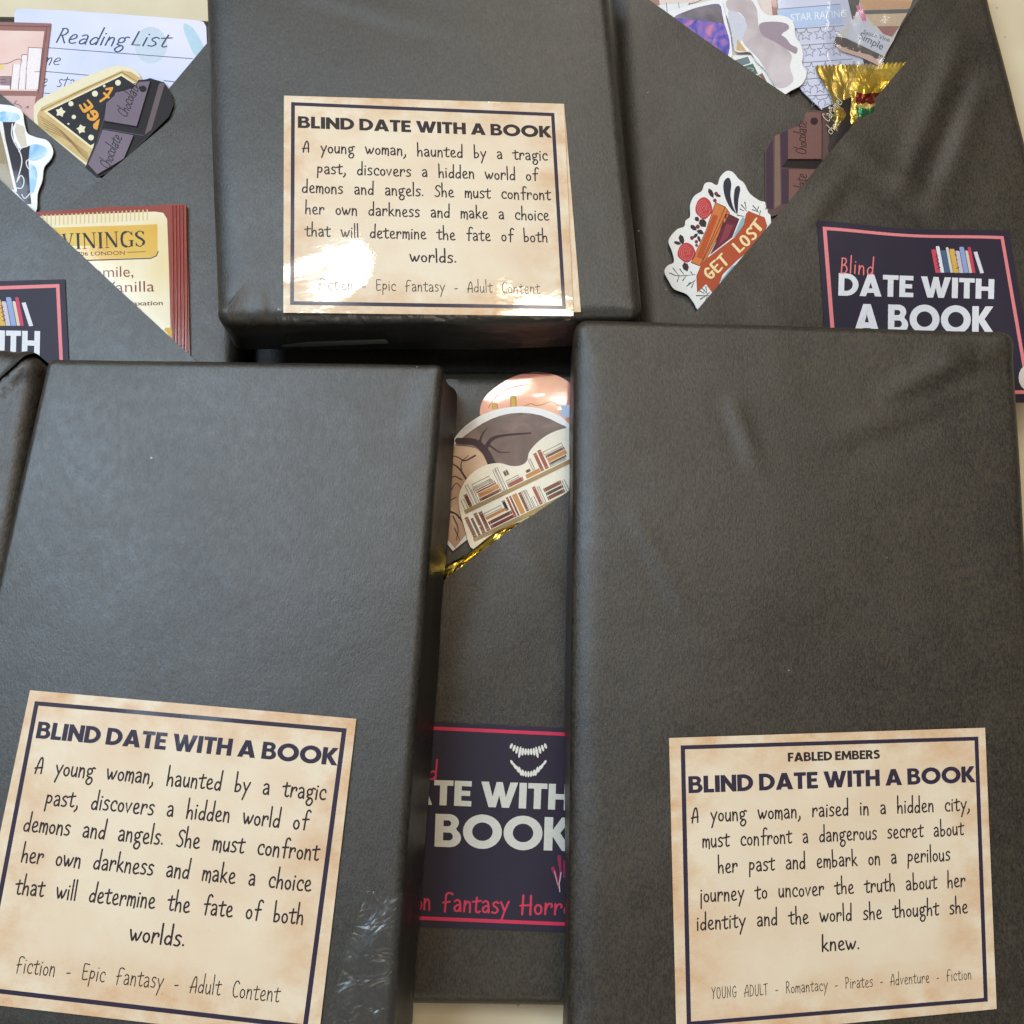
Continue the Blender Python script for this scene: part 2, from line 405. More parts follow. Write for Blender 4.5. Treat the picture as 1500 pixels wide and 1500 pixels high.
def orient(V, F):
    """make faces look up: counter-clockwise in x,y"""
    out = []
    for f in F:
        a = sum(V[f[i]][0] * V[f[(i + 1) % len(f)]][1] - V[f[(i + 1) % len(f)]][0] * V[f[i]][1] for i in range(len(f)))
        out.append(tuple(f) if a > 0 else tuple(reversed(f)))
    return out
class Ink:
    """collects flat shapes in picture coordinates, then lays them on a surface as one mesh"""
    def __init__(s, surf, off, step=10): s.surf = surf; s.off = off; s.V = []; s.F = []; s.Z = []; s.step = step; s.lv = 0
    def raw(s, vs, fs, lvl=0.0):
        b = len(s.V); s.V += list(vs); s.Z += [lvl] * len(vs); s.F += [tuple(i + b for i in f) for f in fs]; return s
    def poly(s, pts, holes=(), cut=True):
        vs, fs = fill([pts] + list(holes))
        if cut: vs, fs = gridcut(vs, fs, s.step)
        s.lv = (s.lv + 1) % 7
        return s.raw(vs, fs, s.lv * 4e-6)
    def line(s, pts, wd, smooth=False, sub=5, closed=False, w2=None):
        P = cr_open(pts, sub) if smooth else dense(pts, s.step)
        if closed: P = dense(list(pts) + [pts[0]], s.step)
        vs, fs = ribbon(P, wd, w2); s.lv = (s.lv + 1) % 7
        return s.raw(vs, fs, s.lv * 4e-6)
    def build(s, name, m, parent):
        W = [s.surf.on(x, y, s.off + l) for (x, y), l in zip(s.V, s.Z)]
        return mesh_obj(name, W, orient(W, s.F), m, parent)
def dense(pts, step):
    out = [tuple(pts[0])]
    for a, b in zip(pts, pts[1:]):
        n = max(1, int(math.hypot(b[0] - a[0], b[1] - a[1]) / step))
        for k in range(1, n + 1): out.append((a[0] + (b[0] - a[0]) * k / n, a[1] + (b[1] - a[1]) * k / n))
    return out
def ribbon(P, wd, w2=None, cap=True):
    P = [p for i, p in enumerate(P) if i == 0 or math.hypot(p[0] - P[i - 1][0], p[1] - P[i - 1][1]) > 1e-6]
    n = len(P)
    if n == 1: e = ellipse(P[0][0], P[0][1], wd / 2, wd / 2, n=10); return e, [tuple(range(10))]
    vs = []; fs = []
    for i, p in enumerate(P):
        a = P[max(0, i - 1)]; b = P[min(n - 1, i + 1)]; dx, dy = b[0] - a[0], b[1] - a[1]; L = math.hypot(dx, dy) or 1
        m = 1.0
        if 0 < i < n - 1:
            d1 = (p[0] - a[0], p[1] - a[1]); d2 = (b[0] - p[0], b[1] - p[1]); l1 = math.hypot(*d1); l2 = math.hypot(*d2)
            c = (d1[0] * d2[0] + d1[1] * d2[1]) / (l1 * l2); m = min(1.6, 1 / max(.3, math.sqrt(max(0, (1 + c) / 2))))
        h = (wd if w2 is None else wd + (w2 - wd) * i / (n - 1)) / 2 * m; nx, ny = -dy / L * h, dx / L * h
        vs += [(p[0] + nx, p[1] + ny), (p[0] - nx, p[1] - ny)]
        if i: k = 2 * i; fs.append((k - 2, k - 1, k + 1, k))
    if cap:
        for e, s in ((0, -1), (n - 1, 1)):
            a = P[0] if e == 0 else P[n - 2]; b = P[1] if e == 0 else P[n - 1]; ang = math.atan2(b[1] - a[1], b[0] - a[0]) + (math.pi if e == 0 else 0)
            h = (wd if (w2 is None or e == 0) else w2) / 2; b0 = len(vs); pts = [(P[e][0] + h * math.cos(ang + q), P[e][1] + h * math.sin(ang + q)) for q in (R(-90), R(-54), R(-18), R(18), R(54), R(90))]
            vs += pts; fs.append(tuple(range(b0, b0 + 6)))
    return vs, fs

class Flat:
    """a surface lying on a body at a constant extra height, with an optional gentle curl f(px,py)"""
    def __init__(s, body, off, curl=None): s.body = body; s.o = off; s.curl = curl
    def on(s, px, py, off=0.0):
        c = s.curl(px, py) if s.curl else 0.0
        return s.body.on(px, py, s.o + off + c)
def sheet(name, surf, pts, m, parent=None, thick=.0003, step=10, uvq=None, off=0.0, smooth=True):
    """a cut-out sheet with real thickness; pts in picture coordinates"""
    vs, fs = fill([pts]); vs, fs = gridcut(vs, fs, step)
    top = [surf.on(x, y, off + thick) for x, y in vs]; fs = orient(top, fs)
    edges = {}
    for f in fs:
        for i in range(len(f)):
            a, b = f[i], f[(i + 1) % len(f)]
            if (b, a) in edges: del edges[(b, a)]
            else: edges[(a, b)] = 1
    n = len(top); V = list(top); F = list(fs); uv = None
    if uvq is not None:
        uv = [uvq(x, y) for x, y in vs]
    idx = {}
    for (a, b) in edges:
        for k in (a, b):
            for tb in (0, 1):
                if (k, tb) not in idx:
                    p = top[k]; idx[(k, tb)] = len(V); V.append((p[0], p[1], p[2] - thick * tb))
                    if uv is not None: uv.append(uv[k])
        F.append((idx[(a, 0)], idx[(a, 1)], idx[(b, 1)], idx[(b, 0)]))
    o = mesh_obj(name, V, F, m, parent, uvs=uv)
    if smooth:
        for p in o.data.polygons[:len(fs)]: p.use_smooth = True
    return o
def homog(q):
    """unit square (u right, v down) -> quad TL TR BR BL"""
    A = []; b = []
    for (u, v), (x, y) in zip(((0, 0), (1, 0), (1, 1), (0, 1)), q):
        A.append([u, v, 1, 0, 0, 0, -u * x, -v * x]); b.append(x); A.append([0, 0, 0, u, v, 1, -u * y, -v * y]); b.append(y)
    h = np.linalg.solve(np.array(A, float), np.array(b, float)); H = np.append(h, 1).reshape(3, 3)
    def f(u, v):
        w_ = H[2, 0] * u + H[2, 1] * v + 1
        return ((H[0, 0] * u + H[0, 1] * v + H[0, 2]) / w_, (H[1, 0] * u + H[1, 1] * v + H[1, 2]) / w_)
    Hi = np.linalg.inv(H)
    def g(x, y):
        r = Hi @ np.array([x, y, 1.0]); return (r[0] / r[2], r[1] / r[2])
    return f, g
def zf(x0, y0, s): return lambda pts: [(x0 + p[0] / s, y0 + p[1] / s) for p in pts]

# ------------------------------------------------------------------ lettering
def arc(cx, cy, rx, ry, a0, a1, n=9):
    return [(cx + rx * math.cos(R(a0 + (a1 - a0) * k / n)), cy + ry * math.sin(R(a0 + (a1 - a0) * k / n))) for k in range(n + 1)]
_sp = cr_open([(.53, .80), (.46, .87), (.30, .90), (.155, .82), (.14, .68), (.25, .58), (.40, .50), (.50, .40), (.49, .22), (.36, .11), (.20, .11), (.07, .20)], 4)
_gp = cr_open([(.80, .76), (.66, .88), (.48, .90), (.28, .82), (.14, .64), (.11, .45), (.2, .22), (.4, .1), (.62, .12), (.78, .26), (.80, .42)], 4)
BOLD = {   # width, list of (outer, holes...)
 'A': (.88, [[[(0, 0), (.31, 1), (.57, 1), (.88, 0), (.62, 0), (.575, .16), (.305, .16), (.26, 0)], [(.37, .36), (.51, .36), (.44, .64)]]]),
 'B': (.70, [[[(0, 0), (0, 1), (.36, 1)] + arc(.36, .745, .27, .255, 90, -42) + arc(.40, .285, .30, .285, 52, -90) + [(0, 0)][:0], [(.22, .81), (.34, .81)] + arc(.34, .72, .085, .09, 80, -80) + [(.34, .63), (.22, .63)], [(.22, .44), (.38, .44)] + arc(.38, .32, .10, .12, 80, -80) + [(.38, .2), (.22, .2)]]]),
 'D': (.80, [[[(0, 0), (0, 1), (.30, 1)] + arc(.30, .5, .50, .5, 85, -85, 14) + [(.30, 0)], [(.23, .78), (.30, .78)] + arc(.30, .5, .27, .28, 80, -80) + [(.30, .22), (.23, .22)]]]),
 'E': (.56, [[[(0, 0), (0, 1), (.55, 1), (.55, .79), (.23, .79), (.23, .61), (.51, .61), (.51, .41), (.23, .41), (.23, .21), (.56, .21), (.56, 0)]]]),
 'F': (.54, [[[(0, 0), (0, 1), (.54, 1), (.54, .79), (.23, .79), (.23, .58), (.50, .58), (.50, .38), (.23, .38), (.23, 0)]]]),
 'H': (.74, [[[(0, 0), (0, 1), (.23, 1), (.23, .61), (.51, .61), (.51, 1), (.74, 1), (.74, 0), (.51, 0), (.51, .40), (.23, .40), (.23, 0)]]]),
 'I': (.24, [[[(0, 0), (0, 1), (.24, 1), (.24, 0)]]]),
 'K': (.76, [[[(0, 0), (0, 1), (.23, 1), (.23, .62), (.46, 1), (.73, 1), (.43, .53), (.77, 0), (.49, 0), (.23, .42), (.23, 0)]]]),
 'L': (.52, [[[(0, 0), (0, 1), (.23, 1), (.23, .21), (.52, .21), (.52, 0)]]]),
 'M': (.98, [[[(0, 0), (.07, 1), (.28, 1), (.49, .5), (.70, 1), (.91, 1), (.98, 0), (.75, 0), (.72, .55), (.49, .03), (.26, .55), (.23, 0)]]]),
 'N': (.78, [[[(0, 0), (0, 1), (.2, 1), (.55, .46), (.55, 1), (.78, 1), (.78, 0), (.58, 0), (.23, .54), (.23, 0)]]]),
 'O': (1.04, [[arc(.52, .5, .52, .52, 90, -263, 26), arc(.52, .5, .275, .28, 90, -258, 20)]]),
 'R': (.70, [[[(0, 0), (0, 1), (.36, 1)] + arc(.36, .69, .30, .31, 80, -55) + [(.70, 0), (.44, 0), (.27, .36), (.23, .36), (.23, 0)], [(.23, .80), (.34, .80)] + arc(.34, .69, .1, .11, 80, -80) + [(.34, .57), (.23, .57)]]]),
 'S': (.62, [('s', _sp, .22)]),
 'G': (.92, [('s', _gp, .22), [[(.50, .36), (.50, .54), (.92, .54), (.90, .36)]]]),
 'T': (.62, [[[(.195, 0), (.195, .79), (0, .79), (0, 1), (.62, 1), (.62, .79), (.425, .79), (.425, 0)]]]),
 'W': (1.20, [[[(0, 1), (.25, 1), (.385, .42), (.50, 1), (.70, 1), (.815, .42), (.95, 1), (1.2, 1), (.93, 0), (.70, 0), (.60, .47), (.50, 0), (.27, 0)]]]),
 'P': (.68, [[[(0, 0), (0, 1), (.36, 1)] + arc(.36, .67, .31, .33, 80, -80) + [(.36, .34), (.23, .34), (.23, 0)], [(.23, .80), (.34, .80)] + arc(.34, .67, .1, .12, 80, -80) + [(.34, .54), (.23, .54)]]]),
}
HAND = {   # advance, strokes ('.' = straight polyline)
 'a': (.34, [[(.05, .43), (.15, .50), (.26, .45), (.29, .30), (.31, .0)], [(.29, .27), (.16, .27), (.05, .16), (.08, .03), (.19, .01), (.29, .14)]]),
 'b': (.34, [['.', (.05, .95), (.06, .0)], [(.06, .26), (.15, .36), (.27, .32), (.31, .18), (.24, .04), (.13, .0), (.06, .06)]]),
 'c': (.32, [[(.32, .36), (.29, .46), (.19, .48), (.08, .38), (.05, .2), (.11, .05), (.22, .01), (.32, .05)]]),
 'd': (.35, [[(.29, .32), (.19, .40), (.08, .31), (.04, .14), (.10, .02), (.20, .02), (.29, .14)], ['.', (.33, .95), (.31, .0)]]),
 'e': (.34, [[(.07, .20), (.20, .25), (.29, .35), (.23, .48), (.11, .44), (.05, .24), (.09, .06), (.20, .0), (.34, .05)]]),
 'f': (.34, [[(.42, .84), (.34, .92), (.23, .84), (.20, .50), (.18, -.02)], ['.', (.06, .46), (.36, .49)]]),
 'g': (.38, [ellipse(.17, .33, .12, .14, n=12) + [(.29, .33)], [(.10, .21), (.07, .10), (.17, .05), (.30, .02), (.36, -.12), (.27, -.29), (.13, -.29), (.06, -.17), (.12, -.05), (.22, .02)], [(.26, .44), (.33, .52), (.42, .49)]]),
 'h': (.34, [['.', (.05, .97), (.04, .0)], [(.05, .18), (.12, .36), (.24, .40), (.29, .27), (.30, -.02)]]),
 'i': (.12, [['.', (.06, .45), (.06, .0)], ['o', (.08, .63)]]),
 'j': (.14, [['.', (.09, .45), (.07, -.32)], ['o', (.10, .63)]]),
 'k': (.34, [['.', (.05, .92), (.05, .0)], ['.', (.28, .46), (.06, .18)], ['.', (.12, .24), (.34, .0)]]),
 'l': (.10, [['.', (.05, .95), (.05, .0)]]),
 'm': (.44, [['.', (.05, .47), (.04, .0)], [(.05, .26), (.12, .43), (.19, .44), (.23, .30), (.23, .02)], [(.23, .26), (.30, .43), (.38, .43), (.42, .26), (.41, -.07)]]),
 'n': (.33, [['.', (.05, .47), (.04, .0)], [(.05, .24), (.13, .42), (.23, .44), (.28, .30), (.29, -.02)]]),
 'o': (.32, [ellipse(.17, .21, .13, .20, n=14) + [(.30, .21)]]),
 'p': (.34, [['.', (.07, .47), (.03, -.30)], [(.06, .33), (.15, .45), (.28, .40), (.30, .24), (.20, .10), (.06, .14)]]),
 'r': (.30, [['.', (.05, .47), (.04, .0)], [(.05, .22), (.12, .41), (.22, .47), (.29, .42), (.28, .32)]]),
 's': (.29, [[(.29, .44), (.19, .50), (.08, .44), (.08, .33), (.21, .24), (.27, .12), (.18, .01), (.03, .03)]]),
 't': (.30, [[(.16, .66), (.14, .30), (.14, .06), (.22, .0), (.31, .05)], ['.', (-.02, .46), (.33, .52)]]),
 'u': (.33, [[(.05, .46), (.04, .20), (.09, .03), (.18, .02), (.28, .18)], ['.', (.29, .46), (.30, .0)]]),
 'v': (.32, [['.', (.03, .45), (.14, .02), (.31, .47)]]),
 'w': (.50, [[(.01, .50), (.07, .22), (.14, .03), (.20, .18), (.26, .36), (.28, .20), (.33, .04), (.42, .18), (.50, .44)]]),
 'x': (.32, [['.', (.04, .45), (.3, .0)], ['.', (.3, .46), (.03, .0)]]),
 'y': (.34, [['.', (.03, .47), (.18, .10)], ['.', (.36, .50), (.20, .10), (.06, -.34)]]),
 ',': (.14, [[(.10, .07), (.11, -.06), (.0, -.20)]]),
 '.': (.12, [['o', (.06, .04)]]),
 '-': (.26, [['.', (.03, .24), (.23, .26)]]),
 ' ': (.50, []),
 'A': (.38, [[(.03, -.02), (.09, .38), (.17, .68), (.24, .78), (.31, .68), (.34, .35), (.34, .0)], ['.', (-.02, .24), (.36, .30)]]),
 'B': (.36, [['.', (.06, .82), (.05, .0)], [(.04, .82), (.22, .80), (.28, .64), (.18, .48), (.06, .44)], [(.06, .44), (.24, .42), (.34, .22), (.24, .03), (.04, .0)]]),
 'C': (.36, [[(.36, .66), (.26, .78), (.12, .70), (.05, .42), (.08, .14), (.20, .0), (.36, .06)]]),
 'D': (.38, [['.', (.06, .76), (.05, .0)], [(.03, .76), (.22, .72), (.34, .52), (.34, .24), (.22, .04), (.03, .0)]]),
 'E': (.36, [[(.36, .76), (.16, .78), (.06, .74), (.05, .4), (.06, .05), (.16, .0), (.35, .04)], ['.', (.06, .40), (.30, .43)]]),
 'F': (.36, [[(.40, .74), (.26, .80), (.12, .72), (.10, .4), (.08, -.04)], ['.', (.0, .36), (.28, .41)]]),
 'G': (.38, [[(.34, .64), (.24, .76), (.10, .62), (.05, .36), (.12, .06), (.26, .02), (.34, .16), (.34, .32)], ['.', (.20, .33), (.38, .34)]]),
 'H': (.42, [['.', (.07, .82), (.05, -.03)], ['.', (.37, .82), (.37, -.03)], ['.', (-.03, .36), (.40, .40)]]),
 'L': (.30, [['.', (.06, .76), (.05, .02), (.32, .03)]]),
 'N': (.38, [['.', (.05, .0), (.06, .76), (.32, .02), (.33, .78)]]),
 'O': (.38, [ellipse(.19, .38, .15, .37, n=16) + [(.34, .38)]]),
 'P': (.34, [['.', (.07, .78), (.05, .0)], [(.03, .76), (.20, .78), (.31, .62), (.24, .42), (.07, .36)]]),
 'R': (.36, [['.', (.07, .78), (.05, .0)], [(.03, .76), (.20, .78), (.30, .62), (.22, .44), (.07, .40)], ['.', (.14, .40), (.36, .0)]]),
 'S': (.34, [[(.36, .68), (.27, .78), (.12, .74), (.07, .58), (.16, .45), (.28, .32), (.29, .12), (.17, .0), (.02, .06)]]),
 'T': (.32, [['.', (.17, .76), (.16, .0)], ['.', (.0, .74), (.34, .79)]]),
 'U': (.36, [[(.06, .76), (.05, .3), (.10, .04), (.20, .0), (.30, .12), (.33, .4), (.33, .78)]]),
 'Y': (.36, [['.', (.02, .78), (.18, .42)], ['.', (.36, .80), (.18, .40), (.15, .0)]]),
}
def run_bold(txt, gap=.045, space=.25):
    out = []; x = 0
    for ch in txt:
        if ch == ' ': x += space; continue
        wd, parts = BOLD[ch]
        for p in parts:
            if isinstance(p, tuple): vs, fs = ribbon(p[1], p[2], cap=False)
            else: vs, fs = fill(p)
            out.append(([(a + x, b) for a, b in vs], fs))
        x += wd + gap
    return out, x - gap
def run_hand(txt, wd=.086, gap=.085, jit=.012, slant=0.0, seed=1, caps=None):
    rnd = random.Random(hash(txt) % 1000 if False else len(txt) * 7 + seed); out = []; x = 0
    for ch in txt:
        adv, strokes = HAND[ch]; jy = rnd.uniform(-jit, jit) * 1.4; jr = rnd.uniform(-.02, .02)
        for s in strokes:
            if s[0] == 'o': P = [s[1]]; ww = wd * 1.25
            elif s[0] == '.': P = dense(s[1:], .3); ww = wd
            else: P = cr_open(s, 3); ww = wd
            P = [(a + x + (b * (jr + slant)), b + jy) for a, b in P]
            vs, fs = ribbon(P, ww); out.append((vs, fs))
        x += adv + (gap if ch != ' ' else .12)
    return out, x - gap
def run_font(txt, size=1.0, bold=0.0, slant=0.0, narrow=1.0):
    c = bpy.data.curves.new('tmp', 'FONT'); c.body = txt; c.size = size; c.offset = bold; c.shear = slant; c.resolution_u = 4
    o = bpy.data.objects.new('tmp', c); COL.objects.link(o); bpy.context.view_layer.update()
    me = bpy.data.meshes.new_from_object(o)
    vs = [(v.co.x * narrow, v.co.y) for v in me.vertices]; fs = [tuple(p.vertices) for p in me.polygons]
    bpy.data.objects.remove(o); bpy.data.meshes.remove(me); bpy.data.curves.remove(c)
    mn = min(v[0] for v in vs); mxx = max(v[0] for v in vs)
    return [([(a - mn, b) for a, b in vs], fs)], mxx - mn
def lay(ink, run, width, q, em=1.0):
    """q: base-left, base-right picture points and height of one em in picture units (perpendicular up), optional different right height"""
    (x0, y0), (x1, y1), h0, h1 = q
    L = math.hypot(x1 - x0, y1 - y0); ux, uy = (x1 - x0) / L, (y1 - y0) / L; nx, ny = uy, -ux
    for k, (vs, fs) in enumerate(run):
        o = []
        for a, b in vs:
            t = a / width; h = h0 + (h1 - h0) * t
            o.append((x0 + (x1 - x0) * t + nx * b * h, y0 + (y1 - y0) * t + ny * b * h))
        ink.raw(o, fs, (k % 9) * 5e-6)
def lay_uv(ink, run, width, f, u0, u1, vb, ev):
    for k, (vs, fs) in enumerate(run):
        ink.raw([f(u0 + (u1 - u0) * a / width, vb - b * ev) for a, b in vs], fs, (k % 9) * 5e-6)

SERIF = {'T': (.62, [([(.31, .96), (.31, .04)], .15), ([(.03, .97), (.59, .97)], .055), ([(.03, .99), (.03, .78)], .045), ([(.59, .99), (.59, .78)], .045), ([(.2, .02), (.42, .02)], .045)]),
 'W': (1.05, [([(.10, .97), (.33, .03)], .14), ([(.33, .03), (.52, .85)], .05), ([(.45, .97), (.70, .03)], .14), ([(.70, .03), (.93, .97)], .05), ([(.0, .98), (.22, .98)], .045), ([(.36, .98), (.6, .98)], .045), ([(.82, .98), (1.04, .98)], .045)]),
 'I': (.34, [([(.17, .98), (.17, .02)], .15), ([(.03, .98), (.31, .98)], .045), ([(.03, .02), (.31, .02)], .045)]),
 'N': (.84, [([(.14, .96), (.14, .02)], .05), ([(.14, .96), (.70, .04)], .15), ([(.70, .04), (.70, .98)], .05), ([(.02, .98), (.2, .98)], .045), ([(.58, .98), (.82, .98)], .045), ([(.03, .02), (.26, .02)], .045)]),
 'G': (.82, [(cr_open([(.70, .78), (.58, .94), (.40, .97)], 4), .06), (cr_open([(.40, .97), (.18, .84), (.11, .5), (.18, .16), (.40, .02)], 4), .14), (cr_open([(.40, .02), (.58, .04), (.68, .14)], 4), .06), ([(.68, .40), (.68, .04)], .14), ([(.54, .41), (.80, .41)], .045), ([(.72, .96), (.72, .72)], .045)]),
 'S': (.60, [(cr_open([(.50, .80), (.42, .93), (.28, .97), (.14, .90)], 4), .06), (cr_open([(.14, .90), (.08, .74), (.22, .58), (.40, .46), (.52, .30), (.46, .12)], 4), .14), (cr_open([(.46, .12), (.30, .02), (.16, .06), (.07, .20)], 4), .06), ([(.52, .95), (.51, .74)], .045), ([(.06, .28), (.06, .04)], .045)])}
def run_serif(txt, gap=.06):
    out = []; x = 0
    for ch in txt:
        wd, st = SERIF[ch]
        for pts, w_ in st:
            vs, fs = ribbon(pts, w_, cap=False); out.append(([(a + x, b) for a, b in vs], fs))
        x += wd + gap
    return out, x - gap
# ------------------------------------------------------------------ inks
INK = mat((42, 30, 34), .45, .5, coat_rough=.13); INK_P = mat((44, 36, 58), .45, .5, coat_rough=.13)
BLACKLABEL = mat((44, 38, 54), .5, 0)
PINK = mat((222, 128, 132), .45); HOT = mat((205, 52, 84), .45); OFFW = mat((222, 222, 226), .5); CREAMW = mat((206, 204, 194), .5)
WHITE = mat((236, 236, 236), .4, .5); WHITE_M = mat((232, 230, 226), .5, .2)

# ------------------------------------------------------------------ table
tb = mesh_obj('table', [(-1.2, -1.0, 0), (1.2, -1.0, 0), (1.2, 1.4, 0), (-1.2, 1.4, 0)], [(0, 1, 2, 3)], table_mat(), at=(0, 0, 0))
tag(tb, kind='structure')

# ------------------------------------------------------------------ pouch bodies and wrapped parcels
def group_of(o): return o
def mid(b): return (b.cen.x, b.cen.y, b.zbot)
PA = Body([(-190, 13), (345, 24), (335, 600), (-200, 600)], .018, .0006, rf=.005, rc=.004, bulge=.0008, amp=.0005, seed=2)
PB = Body([(899, -60), (1414, -60), (1560, 540), (952, 600)], [.0195, .0125, .0125, .0195], .0006, rf=.0055, rc=.005, left_soft=1.7, bulge=.001, amp=.0015, seed=5,
          creases=[(1325, 270, 1410, 60, .0015, .005), (1250, 230, 1380, 300, .0008, .005), (1440, 120, 1370, 300, .0009, .005), (1180, 330, 1240, 260, .0007, .004)])
PC = Body([(352, 470), (900, 474), (905, 1456), (345, 1448)], [.018, .018, .0115, .0115], .0006, rf=.004, rc=.003, bulge=.0010, amp=.0008, seed=9,
          creases=[(640, 950, 700, 780, .0005, .005), (830, 900, 760, 800, .0004, .005)])
PC.dip = (unproj(700, 547, .018).y, .012)  # trench added at the top end so the gap there falls dark
P1 = Body([(297, -70), (887, -70), (944, 466), (316, 472)], .05, .0236, rf=.0045, rc=.0045, left_soft=2.4, soft_front=1.3, bulge=.0012, amp=.0005, seed=12, flare=.0010,
          creases=[(388, 424, 358, 490, .0012, .0013), (330, 446, 336, 482, .0010, .0012), (880, 300, 930, 420, .0005, .003), (420, -20, 700, 60, .0004, .004)])
P2 = Body([(68, 523), (651, 531), (574, 1545), (-152, 1512)], [.050, .050, .051, .051], .0236, rf=.0032, rc=.0032, left_soft=.8, bulge=.0010, amp=.0004, seed=21, flare=.0034,
          creases=[(564, 1340, 510, 1415, .0008, .0018), (568, 1370, 520, 1440, .0006, .0014), (510, 1450, 520, 1520, .0006, .002), (640, 545, 600, 640, .0004, .004)])
P3 = Body([(842, 463), (1489, 482), (1549, 1560), (831, 1560)], [.0515, .0515, .048, .048], .0236, rf=.0042, rc=.0045, left_soft=2.5, bulge=.0014, amp=.0006, seed=33, flare=.0003,
          creases=[(1300, 580, 1484, 496, .0013, .0035), (1230, 640, 1440, 560, .0006, .004), (864, 524, 842, 478, .0012, .0014), (1070, 590, 1110, 690, .0008, .0025), (960, 505, 1330, 505, .0006, .0035), (930, 760, 1010, 900, .0004, .003), (1250, 860, 1420, 980, .0004, .004)])
P4 = Body([(-260, 506), (62, 516), (-22, 1050), (-300, 1050)], [.040, .040, .040, .040], .0236, rf=.006, rc=.006, bulge=.001, amp=.0008, seed=41,
          creases=[(-20, 590, 50, 522, .0016, .0022), (-30, 560, 30, 505, .0012, .002)])

def paper_label(name, body, outer, border, m, parent, lines, border_w=5.0, off=.00035, double=None):
    f, g = homog(outer)
    per = []
    for (a, b) in ((0, 1), (1, 2), (2, 3), (3, 0)):
        uvc = ((0, 0), (1, 0), (1, 1), (0, 1)); p, q = uvc[a], uvc[b]
        for k in range(8): t = k / 8; per.append(f(p[0] + (q[0] - p[0]) * t, p[1] + (q[1] - p[1]) * t))
    surf = Flat(body, off, curl=lambda x, y: .00012 + (.00022 if m is not AGED[0] else .00004) * noise.noise(Vector((x * .011, y * .011, off * 9000))))
    lab = sheet(name, surf, per, m, parent, thick=.00025, uvq=lambda x, y: g(x, y))
    if border is None: return lab, surf
    fb, gb = homog(border); top = .00025 + .00003
    ik = Ink(surf, top); h = border_w / 2
    c = [fb(0, 0), fb(1, 0), fb(1, 1), fb(0, 1)]
    cx = sum(p[0] for p in c) / 4; cy = sum(p[1] for p in c) / 4
    wu = border_w / (math.hypot(c[1][0] - c[0][0], c[1][1] - c[0][1])); wv = border_w / (math.hypot(c[3][0] - c[0][0], c[3][1] - c[0][1]))
    def rect(u0, v0, u1, v1):
        n = 44; P = [fb(u0 + (u1 - u0) * k / n, v0) for k in range(n + 1)] + [fb(u1, v0 + (v1 - v0) * k / n) for k in range(1, n + 1)]
        P += [fb(u1 + (u0 - u1) * k / n, v1) for k in range(1, n + 1)] + [fb(u0, v1 + (v0 - v1) * k / n) for k in range(1, n)]
        return P
    o_ = rect(0, 0, 1, 1); i_ = rect(wu, wv, 1 - wu, 1 - wv); n = len(o_)
    ik.raw(o_ + i_, [(k, (k + 1) % n, n + (k + 1) % n, n + k) for k in range(n)])
    ik.build('border', INK_P, lab)
    for pname, items, mm in lines:
        ik = Ink(surf, top + .00002)
        for (kind, txt, u0, u1, vb, ev, *ex) in items:
            if kind == 'bold': run, wd = run_bold(txt)
            else: run, wd = run_hand(txt, *(ex or []))
            lay_uv(ik, run, wd, fb, u0, u1, vb, ev)
        ik.build(pname, mm, lab)
    return lab, surf

STORY = [('hand', 'A young woman, haunted by a tragic', .043, .962, .252, .071), ('hand', 'past, discovers a hidden world of', .095, .92, .358, .071),
         ('hand', 'demons and angels. She must confront', .040, .965, .456, .071), ('hand', 'her own darkness and make a choice', .052, .955, .560, .071),
         ('hand', 'that will determine the fate of both', .052, .945, .670, .071), ('hand', 'worlds.', .43, .60, .782, .071)]
HEAD = [('bold', 'BLIND DATE WITH A BOOK', .025, .985, .131, .060)]
FOOT = [('hand', 'Fiction - Epic Fantasy - Adult Content', .10, .905, .925, .066, .058)]
STORY2 = [('hand', 'A young woman, raised in a hidden city,', .03, .96, .278, .066), ('hand', 'must confront a dangerous secret about', .062, .935, .370, .066),
          ('hand', 'her past and embark on a perilous', .11, .885, .464, .066), ('hand', 'journey to uncover the truth about her', .05, .935, .565, .066),
          ('hand', 'identity and the world she thought she', .038, .94, .664, .066), ('hand', 'knew.', .44, .566, .770, .066)]
HEAD2 = [('bold', 'BLIND DATE WITH A BOOK', .022, .985, .173, .061)]
HEAD2b = [('bold', 'FABLED EMBERS', .346, .655, .0715, .033)]
FOOT2 = [('hand', 'YOUNG ADULT - Romantacy - Pirates - Adventure - Fiction', .08, .945, .912, .052, .055)]

# top parcel
top = empty('wrapped_book', mid(P1), 'black wrapped book at the top centre with white glare on its cream label', 'wrapped book', 'books wrapped in black paper')
P1.build('wrapping', KRAFT, top)
lab_b, _ = paper_label('label', P1, [(600, 151), (826.5, 152.5), (851, 457), (600, 460)], None, AGED[1], top, [], off=.0001)
lab_b['label'] = 'second cream label peeking out at the right, under the top one'
L1, S1 = paper_label('label', P1, [(416, 140), (826, 152), (840, 463), (415, 458)], [(426.5, 149.5), (812, 165.5), (829, 453), (425, 446.5)], AGED[0], top,
            [('heading_lettering', HEAD, INK), ('story_lettering', STORY, INK), ('genre_lettering', FOOT, INK)], 5.2, off=.0005)
P1.build('tape', TAPE, top, off=.0003, cut=[(400, 452, 800, 458, 600, 500), (402, 300, 406, 460, 600, 400), (832, 300, 836, 460, 600, 400)])

